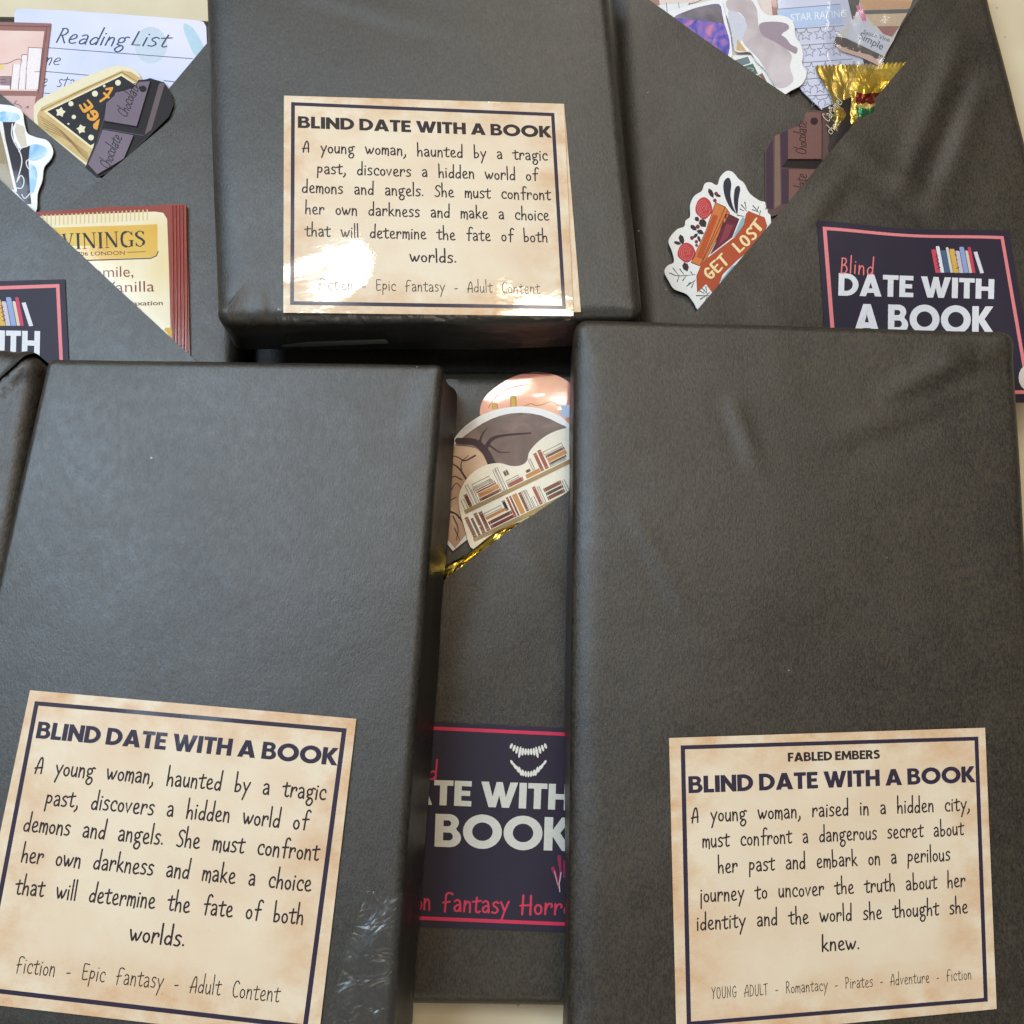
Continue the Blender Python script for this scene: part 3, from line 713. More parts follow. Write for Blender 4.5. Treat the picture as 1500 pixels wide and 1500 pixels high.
# bottom left parcel
left = empty('wrapped_book', mid(P2), 'black wrapped book at the bottom left with a tilted label and crinkled clear tape', 'wrapped book', 'books wrapped in black paper')
P2.build('wrapping', KRAFT, left)
paper_label('label', P2, [(44, 1011), (522, 1053), (466, 1527), (-52, 1467)], [(51, 1027), (508, 1067), (450, 1508), (-30, 1452)], AGED[1], left,
            [('heading_lettering', HEAD, INK_P), ('story_lettering', STORY, INK), ('genre_lettering', FOOT, INK)], 6.5)
P2.build('tape', TAPE, left, off=.0003, cut=[(537, 1305, 620, 1309, 560, 1450), (538, 1300, 482, 1480, 600, 1400)])

# bottom right parcel
right = empty('wrapped_book', mid(P3), 'large black paper wrapped book at the bottom right with the FABLED EMBERS label', 'wrapped book', 'books wrapped in black paper')
P3.build('wrapping', KRAFT2, right)
paper_label('label', P3, [(980, 1081), (1443, 1066), (1460, 1478), (991, 1523)], [(997, 1092), (1433, 1079), (1447, 1467), (1006, 1503)], AGED[2], right,
            [('series_lettering', HEAD2b, INK), ('heading_lettering', HEAD2, INK_P), ('story_lettering', STORY2, INK), ('genre_lettering', FOOT2, INK)], 6.0)

# far left parcel, cut by the frame
far = empty('wrapped_book', mid(P4), 'black paper wrapped parcel at the left edge with creased corner folds', 'wrapped book', 'books wrapped in black paper')
P4.build('wrapping', KRAFT2, far)
P4.build('paper_flap', KRAFT2, far, off=.0008, cut=[(-30, 683, 70, 603, 0, 900)], thick=.0003)
P4.build('paper_flap', KRAFT2, far, off=.0012, cut=[(-40, 590, 52, 508, 0, 480)], thick=.0003)

# ------------------------------------------------------------------ open pouches
def black_label(body, off, outer, border, bm, parent, warp=None):
    f, g = homog(outer); W = warp or (lambda x, y: (x, y)); per = []
    for a, b in ((0, 1), (1, 2), (2, 3), (3, 0)):
        uvc = ((0, 0), (1, 0), (1, 1), (0, 1)); p, q = uvc[a], uvc[b]
        for k in range(12): t = k / 12; per.append(W(*f(p[0] + (q[0] - p[0]) * t, p[1] + (q[1] - p[1]) * t)))
    surf = Flat(body, off)
    lab = sheet('label', surf, per, BLACKLABEL, parent, thick=.0002, step=9)
    fb, _ = homog(border); ik = Ink(surf, .00023)
    o_ = []; i_ = []; c = [fb(0, 0), fb(1, 0), fb(1, 1), fb(0, 1)]
    wu = 5.2 / math.hypot(c[1][0] - c[0][0], c[1][1] - c[0][1]); wv = 5.2 / math.hypot(c[3][0] - c[0][0], c[3][1] - c[0][1])
    n = 44
    for (lst, u0, v0, u1, v1) in ((o_, 0, 0, 1, 1), (i_, wu, wv, 1 - wu, 1 - wv)):
        for k in range(n): lst.append(W(*fb(u0 + (u1 - u0) * k / n, v0)))
        for k in range(n): lst.append(W(*fb(u1, v0 + (v1 - v0) * k / n)))
        for k in range(n): lst.append(W(*fb(u1 + (u0 - u1) * k / n, v1)))
        for k in range(n): lst.append(W(*fb(u0, v1 + (v0 - v1) * k / n)))
    m_ = len(o_); ik.raw(o_ + i_, [(k, (k + 1) % m_, m_ + (k + 1) % m_, m_ + k) for k in range(m_)])
    ik.build('border', bm, lab); return lab, surf
def book_icon(surf, lab, x0, y0, sx, sy, tilt=0.0):
    """row of ten printed spines, unit box 0..1"""
    spines = [(.00, .09, .12, .98, (205, 75, 95)), (.10, .07, .0, .97, (222, 226, 232)), (.18, .11, .15, .97, (78, 98, 128)), (.29, .05, .04, .97, (214, 208, 190)),
              (.35, .10, .10, .98, (214, 170, 82)), (.46, .08, .17, .98, (196, 186, 200)), (.55, .09, .03, .98, (140, 160, 205)), (.65, .055, .16, .98, (214, 196, 170)),
              (.71, .06, .03, .98, (200, 60, 92))]
    for x, w_, a, b, c in spines:
        ik = Ink(surf, .00024); t = lambda u, v: (x0 + sx * (u + .10 * (v - .0) * 1.0), y0 + sy * (v + tilt * u))
        P = [t(x, a + .03), t(x + .015, a), t(x + w_ - .015, a), t(x + w_, a + .03), t(x + w_, b), t(x, b)]
        ik.poly(P, cut=False); ik.build('printed_spine', mat(c, .5), lab)
    ik = Ink(surf, .00024); ik.poly([(x0 + sx * u, y0 + sy * (v + tilt * u)) for u, v in ((.83, .22), (.90, .20), (1.03, .98), (.96, 1.0))], cut=False)
    ik.build('printed_spine', mat((214, 212, 220), .5), lab)
    ik = Ink(surf, .00028)
    for cx in (.06, .42):
        for k in range(4):
            v = .3 + k * .14; ik.line([(x0 + sx * (cx + .02 + .1 * v), y0 + sy * v), (x0 + sx * (cx + .05 + .1 * v), y0 + sy * (v + .06)), (x0 + sx * (cx + .01 + .1 * v), y0 + sy * (v + .1))], 1.1)
    ik.build('printed_marks', mat((40, 30, 40), .5), lab)

# ---- pouch at the top left
pa = empty('gift_pouch', mid(PA), 'open black paper pouch at the top left holding a reading list and a tea sachet', 'gift pouch', 'black paper gift pouches')
PA.build('back_panel', KRAFT, pa)
PA.build('flap', KRAFT, pa, off=.0010, cut=[(305, 61, 200, 186, 300, 250)], thick=.00025)
PA.build('flap', KRAFT, pa, off=.0021, cut=[(0, 137, 142, 256, -50, 400)], thick=.00025)
PA.build('flap', KRAFT2, pa, off=.0033, cut=[(301, 134, 96, 305, 300, 400)], thick=.00025)
PA.build('flap', KRAFT, pa, off=.0060, cut=[(0, 263, 281, 523, -50, 560)], thick=.00025)
la, sa = black_label(PA, .0063, [(-150, 416), (95, 409), (106, 640), (-140, 650)], [(-143, 424), (87, 416), (97, 630), (-132, 640)], PINK, pa)
ik = Ink(sa, .00025); r_, w_ = run_bold('DATE WITH'); lay(ik, r_, w_, [(-163, 516), (58, 521), 35, 36]); ik.build('lettering', OFFW, la)
book_icon(sa, la, -38, 434, 84, 44, .0)

z1 = zf(0, 0, 4.6875); z2 = zf(0, 280, 4.4118)
# reading list card
LIL = ramp_print('lilac_wash', [(.3, (186, 198, 232)), (.5, (208, 212, 238)), (.7, (222, 220, 238))], 18, coat=.3, seed=1, rough=.4)
sf = Flat(PA, .0003)
card = sheet('reading_list_card', sf, cr_closed([(25, 12.5), (90, 15), (180, 21), (270, 28)], 1) + [(290, 30), (298, 32), (302, 39), (303, 60), (300, 250), (22, 246), (21, 20)], LIL, thick=.00035)
tag(card, 'pale lilac reading list card with rounded corners in the top left pouch', 'card')
ik = Ink(sf, .00038)
for txt, a, b, h0, wd_ in (('Reading', (81, 62), (182, 68), 27, .062), ('List', (191, 66), (243, 69), 27, .062), ('me', (60, 93), (86, 95), 21, .055), ('e star', (60, 126), (115, 128), 22, .055)):
    run, wd = run_hand(txt, wd_, slant=.30, jit=0); lay(ik, run, wd, [a, b, h0, h0])
ik.build('lettering', mat((62, 78, 98), .5), card)
ik = Ink(sf, .00038)
for a, b in (((60, 69), (282, 86)), ((60, 104), (150, 112)), ((60, 136), (150, 142)), ((240, 118), (257, 120))): ik.line([a, b], 1.0)
ik.build('ruled_lines', mat((70, 84, 104), .5), card)
ik = Ink(sf, .00036); ik.poly(ellipse(221, 66, 24, 27)); ik.build('watermark', mat((192, 204, 218), .5), card)
ik = Ink(sf, .00036); ik.poly(z1(cr_closed([(1270, 160), (1330, 200), (1390, 300), (1395, 350), (1340, 380), (1290, 280), (1260, 200)]))); ik.build('watermark', mat((176, 204, 218), .5), card)

# pink framed picture card
sf = Flat(PA, .0008)
pc = sheet('picture_card', sf, z1([(-200, 140), (0, 150), (350, 160), (318, 420), (285, 700), (240, 850), (-200, 850)]), mat((148, 104, 98), .4, .4), thick=.0004)
tag(pc, 'small card with a brown window frame and pink view, left of the reading list', 'card')
ik = Ink(sf, .00044); ik.poly(z1([(-190, 205), (305, 215), (278, 420), (252, 625), (-190, 618)])); ik.build('printed_view', ramp_print('pink_sky', [(.3, (222, 186, 176)), (.6, (232, 206, 198))], 30, coat=.3), pc)
ik = Ink(sf, .00044); ik.poly(z1([(-190, 655), (246, 660), (236, 720), (225, 850), (-190, 850)])); ik.build('printed_pane', mat((206, 170, 166), .45), pc)
ik = Ink(sf, .00047)
for q in ([(195, 325), (290, 330), (262, 612), (175, 612)], [(150, 375), (186, 375), (168, 612), (125, 612)], [(90, 440), (138, 442), (122, 612), (72, 612)], [(0, 585), (66, 588), (66, 612), (0, 612)]): ik.poly(z1(q), cut=False)
ik.build('printed_book', mat((232, 222, 224), .45), pc)
ik = Ink(sf, .00050)
for q in ([(195, 325), (290, 330), (262, 612)], [(195, 325), (175, 612)], [(150, 375), (125, 612)], [(90, 440), (72, 612)], [(186, 375), (150, 375)], [(0, 525), (75, 525), (70, 612)], [(0, 545), (38, 547), (36, 568), (0, 568)]): ik.line(z1(q), .8)
ik.line(z1([(-30, 440), (50, 435), (135, 405), (180, 470), (230, 492), (280, 490)]), .8, True)
ik.line(z1([(90, 720), (115, 690), (100, 710), (130, 720), (150, 740)]), .9, True); ik.line(z1([(175, 740), (195, 728), (190, 745)]), .9, True)
ik.line(z1([(-100, 172), (340, 182)]), .8); ik.line(z1([(322, 180), (262, 640)]), .8)
ik.build('printed_lines', mat((110, 80, 84), .5), pc)
ik = Ink(sf, .00049); ik.poly(z1(ellipse(0, 461, 22, 15))); ik.build('printed_bulb', mat((226, 204, 90), .45), pc)
ik = Ink(sf, .00046); ik.poly(z1([(0, 525), (75, 525), (70, 588), (0, 585)]), cut=False); ik.build('printed_box', mat((150, 124, 130), .45), pc)

# wooden sign sticker
sf = Flat(PA, .0013)
ws = sheet('sticker', sf, z1(cr_closed([(232, 770), (262, 690), (480, 575), (700, 480), (800, 452), (880, 462), (960, 520), (985, 700), (800, 1000), (640, 1150), (560, 1110), (400, 990), (250, 870)], 4)), mat((226, 216, 184), .4, .4), thick=.0004)
tag(ws, 'sticker of a wooden sign with a starry blackboard, beside the chocolate bar charm', 'sticker', 'stickers tucked in the pouches')
WOOD = ramp_print('printed_wood', [(.3, (178, 148, 96)), (.6, (206, 180, 126))], 60, coat=.3)
ik = Ink(sf, .00044); ik.poly(z1([(255, 790), (285, 735), (840, 482), (900, 495), (975, 545), (950, 800), (650, 1125), (590, 1115), (420, 985), (262, 860)])); ik.build('printed_wood', WOOD, ws)
ik = Ink(sf, .00047); ik.poly(z1([(300, 765), (835, 508), (950, 585), (950, 800), (632, 1022)])); ik.build('printed_rim', mat((228, 216, 180), .45), ws)
ik = Ink(sf, .00050); ik.poly(z1([(325, 765), (833, 521), (940, 590), (940, 800), (622, 998)])); ik.build('printed_board', mat((34, 34, 38), .45), ws)
ik = Ink(sf, .00047)
for k in range(5): ik.line(z1([(275 + k * 10, 800 + k * 22), (400 + k * 16, 880 + k * 20), (520 + k * 10, 990 + k * 18), (600 + k * 5, 1050 + k * 16)]), .9, True)
ik.line(z1([(282, 760), (560, 620), (835, 495), (960, 570)]), 1.0, False)
ik.build('printed_grain', mat((140, 108, 60), .5), ws)
def star(cx, cy, r, a0=0, inner=.45):
    return [(cx + (r if k % 2 == 0 else r * inner) * math.sin(a0 + math.pi * k / 5), cy - (r if k % 2 == 0 else r * inner) * math.cos(a0 + math.pi * k / 5)) for k in range(10)]
ik = Ink(sf, .00054)
for x, y, r in ((810, 568, 20), (652, 643, 21), (487, 712, 18), (507, 803, 15), (625, 944, 20), (716, 590, 9), (470, 850, 7)): ik.poly(z1(ellipse(x, y, r, r, n=12)), cut=False)
for x, y, r, a in ((415, 770, 36, .2), (558, 886, 34, -.2)): ik.poly(z1(star(x, y, r, a, .62)), cut=False)
ik.build('printed_stars', mat((222, 216, 186), .45), ws)
ik = Ink(sf, .00054)
for q in ([(770, 605), (738, 660), (690, 695)], [(770, 605), (730, 612)], [(715, 640), (745, 668)], [(690, 850), (650, 880), (690, 860)]):
    ik.line(z1(q), 3.4, len(q) > 5, 4)
run, wd = run_hand('PAGE', .17, gap=.14, jit=0); lay(ik, run, wd, [z1([(768, 925)])[0], z1([(608, 690)])[0], 19, 19])
ik.build('printed_letters', mat((222, 156, 62), .45), ws)

def choc_text(ik, a, b, h, surf=None, txt='Chocolate'):
    s = txt.replace('C', 'C'); run, wd = run_hand(s, .06, slant=.25, jit=.03, gap=.04); lay(ik, run, wd, [a, b, h, h])
HANDX = HAND
# chocolate sticker, top left pouch
sf = Flat(PA, .0017)
c1 = sheet('chocolate_charm', sf, z1([(585, 1150), (640, 1010), (700, 760), (722, 705), (770, 660), (780, 632), (830, 612), (880, 590), (925, 590), (950, 550), (1000, 545), (1030, 536), (1130, 566), (1180, 650), (1192, 720), (1160, 800), (1000, 960), (760, 1180), (665, 1220)]), mat((30, 25, 28), .5, .2), thick=.0006)
tag(c1, 'greyish purple chocolate bar charm tucked in the top left pouch', 'charm', 'chocolate bar charms')
LAV = mat((112, 98, 112), .35, .5, coat_rough=.15); TAUPE = mat((98, 84, 88), .35, .6); DK = mat((22, 17, 20), .5, .2)
ik = Ink(sf, .00064)

for q in ([(730, 706), (786, 656), (792, 636), (850, 624), (915, 602), (955, 562), (1030, 558), (938, 866), (716, 828)], [(706, 890), (916, 928), (850, 1088), (668, 1196), (606, 1128), (660, 1010)]):
    sheet('square', sf, z1(q), LAV, c1, thick=.0008, off=.0006)
ik = Ink(sf, .00064); ik.poly(z1([(1100, 568), (1132, 572), (1040, 890), (985, 930), (1080, 600)])); ik.build('printed_edge', TAUPE, c1)
ik = Ink(sf, .00068); ik.poly(z1([(728, 830), (940, 868), (1038, 560), (1094, 566), (992, 925), (975, 955), (905, 1015), (925, 925), (715, 882)])); ik.build('printed_groove', DK, c1)
ik = Ink(sf, .00146); ik.poly(z1(ellipse(982, 610, 24, 22))); choc_text(ik, z1([(865, 810)])[0], z1([(960, 590)])[0], 20); choc_text(ik, z1([(745, 1165)])[0], z1([(835, 945)])[0], 20); ik.build('lettering', DK, c1)
ik = Ink(sf, .00068); ik.line(z1([(700, 885), (655, 1010), (605, 1130)]), .8); ik.line(z1([(745, 715), (690, 890), (640, 1080)]), .8); ik.line(z1([(715, 885), (985, 930)]), 1.0); ik.build('printed_lines', mat((84, 76, 90), .4, .5), c1)

# white and blue sticker at the left edge
sf = Flat(PA, .0032)
bs = sheet('sticker', sf, z1(cr_closed([(-120, 700), (0, 716), (90, 728), (150, 765), (168, 850), (190, 915), (250, 943), (325, 965), (364, 1030), (350, 1090), (303, 1150), (290, 1240), (258, 1330), (242, 1460), (120, 1480), (-60, 1300), (-120, 1000)], 4)), WHITE, thick=.0004)
tag(bs, 'white edged sticker with light blue clouds at the left edge of the photo', 'sticker', 'stickers tucked in the pouches')
BLU = ramp_print('blue_wash', [(.35, (120, 176, 222)), (.5, (178, 212, 238)), (.65, (214, 230, 242))], 120, coat=.5)
ik = Ink(sf, .00044); ik.poly(z1(cr_closed([(0, 770), (60, 768), (125, 785), (130, 820), (60, 838), (0, 830)])))
ik.poly(z1(cr_closed([(185, 1020), (240, 990), (310, 1010), (325, 1050), (280, 1090), (205, 1100)]))); ik.poly(z1(cr_closed([(205, 1130), (245, 1150), (255, 1220), (230, 1320), (205, 1310), (190, 1200)]))); ik.build('printed_cloud', BLU, bs)
ik = Ink(sf, .00044); ik.poly(z1([(110, 845), (165, 870), (185, 1000), (150, 1020), (120, 960), (100, 900)])); ik.build('printed_patch', mat((206, 196, 180), .45), bs)
ik = Ink(sf, .00047); ik.poly(z1([(18, 838), (105, 838), (85, 880), (95, 960), (130, 1020), (205, 1000), (195, 1110), (205, 1300), (215, 1400), (180, 1400), (110, 1320), (70, 1200), (45, 1000)])); ik.build('printed_figure', mat((44, 38, 48), .45, .4), bs)
ik = Ink(sf, .00051)
for q in ([(85, 850), (80, 920), (100, 980), (135, 1040), (150, 1110), (130, 1200), (115, 1250)], [(130, 1040), (150, 1015), (185, 1005)], [(205, 1090), (180, 1110), (190, 1150), (210, 1165)], [(120, 1240), (145, 1205), (165, 1240), (150, 1290), (110, 1290)], [(150, 1335), (170, 1362), (215, 1320)]): ik.line(z1(q), 1.6, True)
ik.build('printed_outline', mat((222, 220, 224), .45), bs)
ik = Ink(sf, .00051); ik.poly(z1([(-100, 850), (0, 860), (30, 1000), (85, 1210), (108, 1310), (60, 1290), (-100, 1150)])); ik.build('printed_slab', mat((150, 134, 104), .45, .4), bs)
ik = Ink(sf, .00054); ik.line(z1([(0, 850), (40, 1010), (108, 1310)]), 4.0); ik.build('printed_edge', mat((226, 224, 220), .45, .3), bs)

# tea sachet
sf = Flat(PA, .0036, curl=lambda x, y: .0006 * max(0, math.sin(math.pi * max(0, min(1, (x - 20) / 255)))) * max(0, min(1, (y - 300) / 60)))
FOILR = mat((142, 58, 44), .3, .8, coat_rough=.12)
ts = sheet('tea_sachet', sf, z2([(150, 140), (240, 133), (520, 118), (700, 100), (950, 96), (1110, 82), (1190, 84), (1200, 108), (1208, 300), (1218, 620), (1226, 1130), (800, 1100), (300, 700)]), FOILR, thick=.0008, step=9)
tag(ts, 'tea sachet with a cream front and brick red rim, on the top left pouch', 'tea sachet')
CRM = ramp_print('cream_print', [(.3, (226, 204, 150)), (.5, (232, 220, 188)), (.7, (230, 216, 180))], 26, coat=.8, coat_rough=.12)
ik = Ink(sf, .00086, 12); ik.poly(z2([(200, 164), (1000, 132), (1055, 140), (1080, 180), (1092, 500), (1106, 1060), (700, 1060), (250, 600)])); ik.build('front_print', CRM, ts)
ik = Ink(sf, .00089, 12); ik.poly(z2([(330, 236), (1016, 214), (1018, 385), (1005, 415), (970, 428), (500, 446)])); ik.build('brand_panel', ramp_print('gold_print', [(.3, (214, 164, 56)), (.6, (222, 188, 96)), (.8, (226, 206, 140))], 22, coat=.8), ts)
ik = Ink(sf, .00088, 12); ik.line(z2([(500, 450), (975, 434), (1010, 418), (1022, 390)]), 1.6); ik.build('panel_line', mat((84, 62, 34), .5), ts)  # thin dark line along the panel's lower right edge
ik = Ink(sf, .00092, 12)
run, wd = run_serif('TWININGS'); lay(ik, run, wd, [z2([(290, 384)])[0], z2([(940, 357)])[0], 23.5, 23.5])
ik.build('brand_lettering', mat((34, 44, 50), .4, .4), ts)
ik = Ink(sf, .00092, 12)
run, wd = run_font('1706 LONDON'); lay(ik, run, wd, [z2([(480, 418)])[0], z2([(806, 411)])[0], 8.2, 8.2]); ik.line(z2([(822, 395), (940, 391)]), .8)
ik.build('place_lettering', mat((74, 56, 30), .4), ts)
ik = Ink(sf, .00090, 12)
run, wd = run_font('Camomile,', bold=-.004); lay(ik, run, wd, [z2([(400, 562)])[0], z2([(862, 553)])[0], 23, 23])
run, wd = run_font('& Vanilla', bold=-.004); lay(ik, run, wd, [z2([(560, 658)])[0], z2([(998, 648)])[0], 23, 23])
ik.build('flavour_lettering', mat((128, 52, 38), .4, .4), ts)
ik = Ink(sf, .00090, 12)
run, wd = run_font('for relaxation', bold=.01); lay(ik, run, wd, [z2([(690, 742)])[0], z2([(1052, 736)])[0], 9.5, 9.5]); ik.build('small_lettering', mat((92, 60, 40), .4), ts)
ik = Ink(sf, .00087, 12); ik.poly(z2(cr_closed([(1060, 890), (1104, 885), (1106, 950), (1080, 915)]))); ik.build('printed_petal', mat((216, 176, 70), .4), ts)
for k in range(26):        # pressed crimp along the top rim
    x = 272 + k * 27; y = 150 - (x - 240) * .052
    ik = Ink(sf, .00088, 40); ik.poly(z2([(x, y + 6), (x + 9, y + 5), (x + 9, y + 74), (x, y + 76)]), cut=False)
    if x < 1000: ik.build('crimp', mat((212, 190, 140), .25, .9), ts)
for k in range(5):
    x = 1112 + k * 22; V = []; F = []
    for j in range(14):
        y = 90 + j * 74; xx = x + (y - 90) * .012
        for dx, dz in ((-7, 0), (0, .0007), (7, 0)): V.append(sf.on(*z2([(xx + dx, y)])[0], .00084 + dz))
        if j:
            b = j * 3; F += [(b - 3, b - 2, b + 1, b), (b - 2, b - 1, b + 2, b + 1)]
    mesh_obj('seal_ridge', V, orient(V, F), FOILR, ts, smooth=True)

# ---- pouch at the top right
pb = empty('gift_pouch', mid(PB), 'open black paper pouch at the top right with a wrinkled right flap', 'gift pouch', 'black paper gift pouches')
PB.build('back_panel', KRAFT2, pb)
PB.build('flap', KRAFT, pb, off=.0026, cut=[(940, -8, 1195, 168, 940, 300)], thick=.00025)
PB.build('flap', KRAFT2, pb, off=.0047, cut=[(1405, 0, 1023, 452, 1450, 400)], thick=.00025)
wp = lambda x, y: (x, y + 5.5 * math.sin(math.pi * max(0, min(1, (x - 1200) / 275))) ** 2 * max(0, 1 - (y - 325) / 60) * (1 if x > 1200 else 0))
lb, sb = black_label(PB, .0050, [(1197, 323), (1478, 338), (1520, 590), (1215, 588)], [(1205, 332), (1470, 346), (1510, 577), (1224, 578)], PINK, pb, wp)
ik = Ink(sb, .0003, 12); r_, w_ = run_bold('DATE WITH'); lay(ik, r_, w_, [(1228, 433), (1456, 438), 33, 29]); r_, w_ = run_bold('A BOOK'); lay(ik, r_, w_, [(1251, 487), (1456, 489), 42, 40]); ik.build('lettering', OFFW, lb)
ik = Ink(sb, .0003, 12); r_, w_ = run_hand('Blind', .07, gap=.12); lay(ik, r_, w_, [(1231, 400), (1279, 402), 27, 27]); ik.build('handwritten_lettering', mat((226, 120, 120), .45), lb)
book_icon(sb, lb, 1363, 360.5, 76, 40, .0)
ik = Ink(sb, .0003, 12); ik.poly(ellipse(1509, 553, 17, 20)); ik.build('printed_face', mat((214, 206, 198), .5), lb)
ik = Ink(sb, .00028); ik.line([(1490, 566), (1498, 569), (1504, 562)], 1.2, True); ik.line([(1494, 540), (1496, 544)], 2.0); ik.build('printed_smile', mat((60, 50, 60), .5), lb)

z5 = zf(880, 0, 4.6875); z6 = zf(1120, 0, 5.357); z7 = zf(940, 200, 5.0)
sf = Flat(PB, .0003)
bc = sheet('picture_card', sf, [(944, -30), (1136, -30), (1146, 60), (1159, 165), (1080, 190), (960, 60)], mat((166, 126, 116), .4, .4), thick=.0004)
tag(bc, 'card with a thin brown frame behind the bird sticker in the top right pouch', 'card')
ik = Ink(sf, .00044); ik.poly([(961, -28), (1126, -28), (1136, 60), (1140, 120), (1080, 150), (972, 40)]); ik.build('printed_page', mat((222, 208, 200), .45), bc)
ik = Ink(sf, .00047); ik.poly([(962, 8), (1010, 4), (1010, 30), (965, 30)]); ik.build('printed_book', mat((226, 228, 234), .45), bc)
ik = Ink(sf, .0005)
for x in (976, 994, 1010): ik.line([(x, 4), (x + 2, 22)], .8)
ik.line([(1008, 6), (1020, 3), (1035, -4)], .8, True); ik.build('printed_lines', mat((96, 80, 84), .5), bc)

sf = Flat(PB, .0008)
rc = sheet('rating_card', sf, z6([(92, -60), (640, -60), (700, 200), (780, 500), (640, 760), (450, 862), (300, 720), (160, 500)]), ramp_print('lilac_wash_b', [(.3, (198, 200, 208)), (.5, (206, 208, 232)), (.7, (214, 212, 216))], 26, coat=.3), thick=.0004)
tag(rc, 'star rating card with rows of outlined stars, behind the gold wrapped sweet', 'card')
ik = Ink(sf, .00044); ik.poly(z6([(98, 75), (594, 34), (612, 180), (240, 222), (112, 200)])); ik.build('printed_band', ramp_print('sky_band', [(.3, (168, 192, 226)), (.7, (192, 206, 236))], 40, coat=.3), rc)
ik = Ink(sf, .00047); run, wd = run_font('STAR RATING', bold=.012); lay(ik, run, wd, [z6([(208, 168)])[0], z6([(645, 132)])[0], 15.5, 15.5]); ik.build('lettering', mat((226, 230, 240), .45), rc)
ik = Ink(sf, .00047)
for (a, b) in (((100, 72), (592, 33)), ((112, 235), (620, 200)), ((285, 355), (640, 330)), ((290, 492), (690, 462)), ((330, 620), (700, 590)), ((340, 752), (600, 735))): ik.line(z6([a, b]), .8)
for (xs, y) in (((245, 325, 435, 540), 275), ((352, 462, 568, 675), 402), ((365, 475, 590, 700), 540), ((335, 440), 690), ((400, 500), 795)):
    for i, x in enumerate(xs):
        P = z6(star(x, y - i * 4, 50, .05, .45)); ik.line(P, .8, closed=True)
ik.build('printed_stars', mat((120, 118, 124), .5), rc)

# cellophane bag with a kraft tag
sf = Flat(PB, .0014)
ct = sheet('sample_bag', sf, z6([(560, 285), (700, 150), (740, 40), (760, -60), (1180, -60), (1120, 80), (1010, 320), (905, 500), (540, 350)]), mat((206, 200, 196), .45, .2), thick=.0005)
tag(ct, 'little clear bag with a striped tan tag in the top right pouch', 'sample bag')
for nm, q, c in (('printed_stripe', [(745, 0), (1165, -10), (1140, 66), (760, 78)], (206, 158, 112)), ('printed_stripe', [(700, 82), (1140, 70), (1125, 102), (800, 112)], (88, 84, 80)), ('printed_stripe', [(790, 112), (1120, 104), (1060, 205), (860, 200)], (206, 180, 146)),
                 ('printed_ribbon', [(715, 45), (745, 40), (790, 110), (800, 160), (770, 165), (745, 120)], (214, 110, 156)), ('printed_stripe', [(562, 285), (640, 300), (935, 440), (905, 470), (560, 352), (540, 340)], (58, 38, 38)),
                 ('printed_panel', [(556, 352), (620, 335), (905, 470), (890, 512), (760, 450), (600, 400)], (206, 170, 150)), ('printed_stripe', [(880, 205), (1060, 205), (1000, 290), (930, 265)], (156, 96, 84)), ('printed_tag', [(700, 152), (740, 150), (984, 318), (930, 432), (640, 295)], (198, 202, 212))):
    ik = Ink(sf, .00054); ik.poly(z6(q)); ik.build(nm, mat(c, .45, .2), ct)
ik = Ink(sf, .00058); run, wd = run_font('Simple', bold=.003); lay(ik, run, wd, [z6([(735, 300)])[0], z6([(920, 392)])[0], 15, 15]); run, wd = run_font('Sauce Vine'); lay(ik, run, wd, [z6([(770, 262)])[0], z6([(978, 330)])[0], 9, 9]); ik.build('lettering', mat((52, 60, 76), .5), ct)
V = []; F = []
for j in range(22):
    for i in range(22):
        a = (z6([(470 + i * 34, -60 + j * 6)])[0]); x = 460 + i * 33 - j * 0; y = -60 + j * 26
        x = 470 + i * (700 - j * 14) / 21 + (abs(j - 12) * 3); p = z6([(x, y + i * 3)])[0]
        V.append(PB.on(p[0], p[1], .0030 + .0005 * noise.noise(Vector((i * .25, j * .22, 3))) + .0005 * abs(noise.noise(Vector((i * .5, j * .12, 8))))))
        if i and j: b = j * 22 + i; F.append((b - 23, b - 22, b, b - 1))
mesh_obj('film', V, orient(V, F), CELLO, ct, smooth=True)

# gold wrapped sweet
def foil_strip(name, body, quadf, nu, nv, base, amp, m, parent=None, label=None, zig=True, seed=0, cat='sweet', group=None):
    V = []; F = []; U = []
    for j in range(nv + 1):
        for i in range(nu + 1):
            u, v = i / nu, j / nv; vv = v
            if zig and j == 0: vv = -.017 if i % 2 else .0
            px, py = quadf(u, vv); n1 = noise.noise(Vector((u * 2.6 + seed, v * 3.4, 1))); n2 = abs(noise.noise(Vector((u * 4.5, v * 4 + seed, 4))))
            e = min(1, 6 * min(v, 1 - v) + .15) 
            V.append(body.on(px, py, base + amp * (.45 + n1 * .9 + n2 * 1.1) * e))
            U.append((u, v))
            if i and j: b = j * (nu + 1) + i; F.append((b - nu - 2, b - nu - 1, b, b - 1))
    o = mesh_obj(name, V, orient(V, F), m, parent, uvs=U)
    if label: tag(o, label, cat, group)
    return o, V
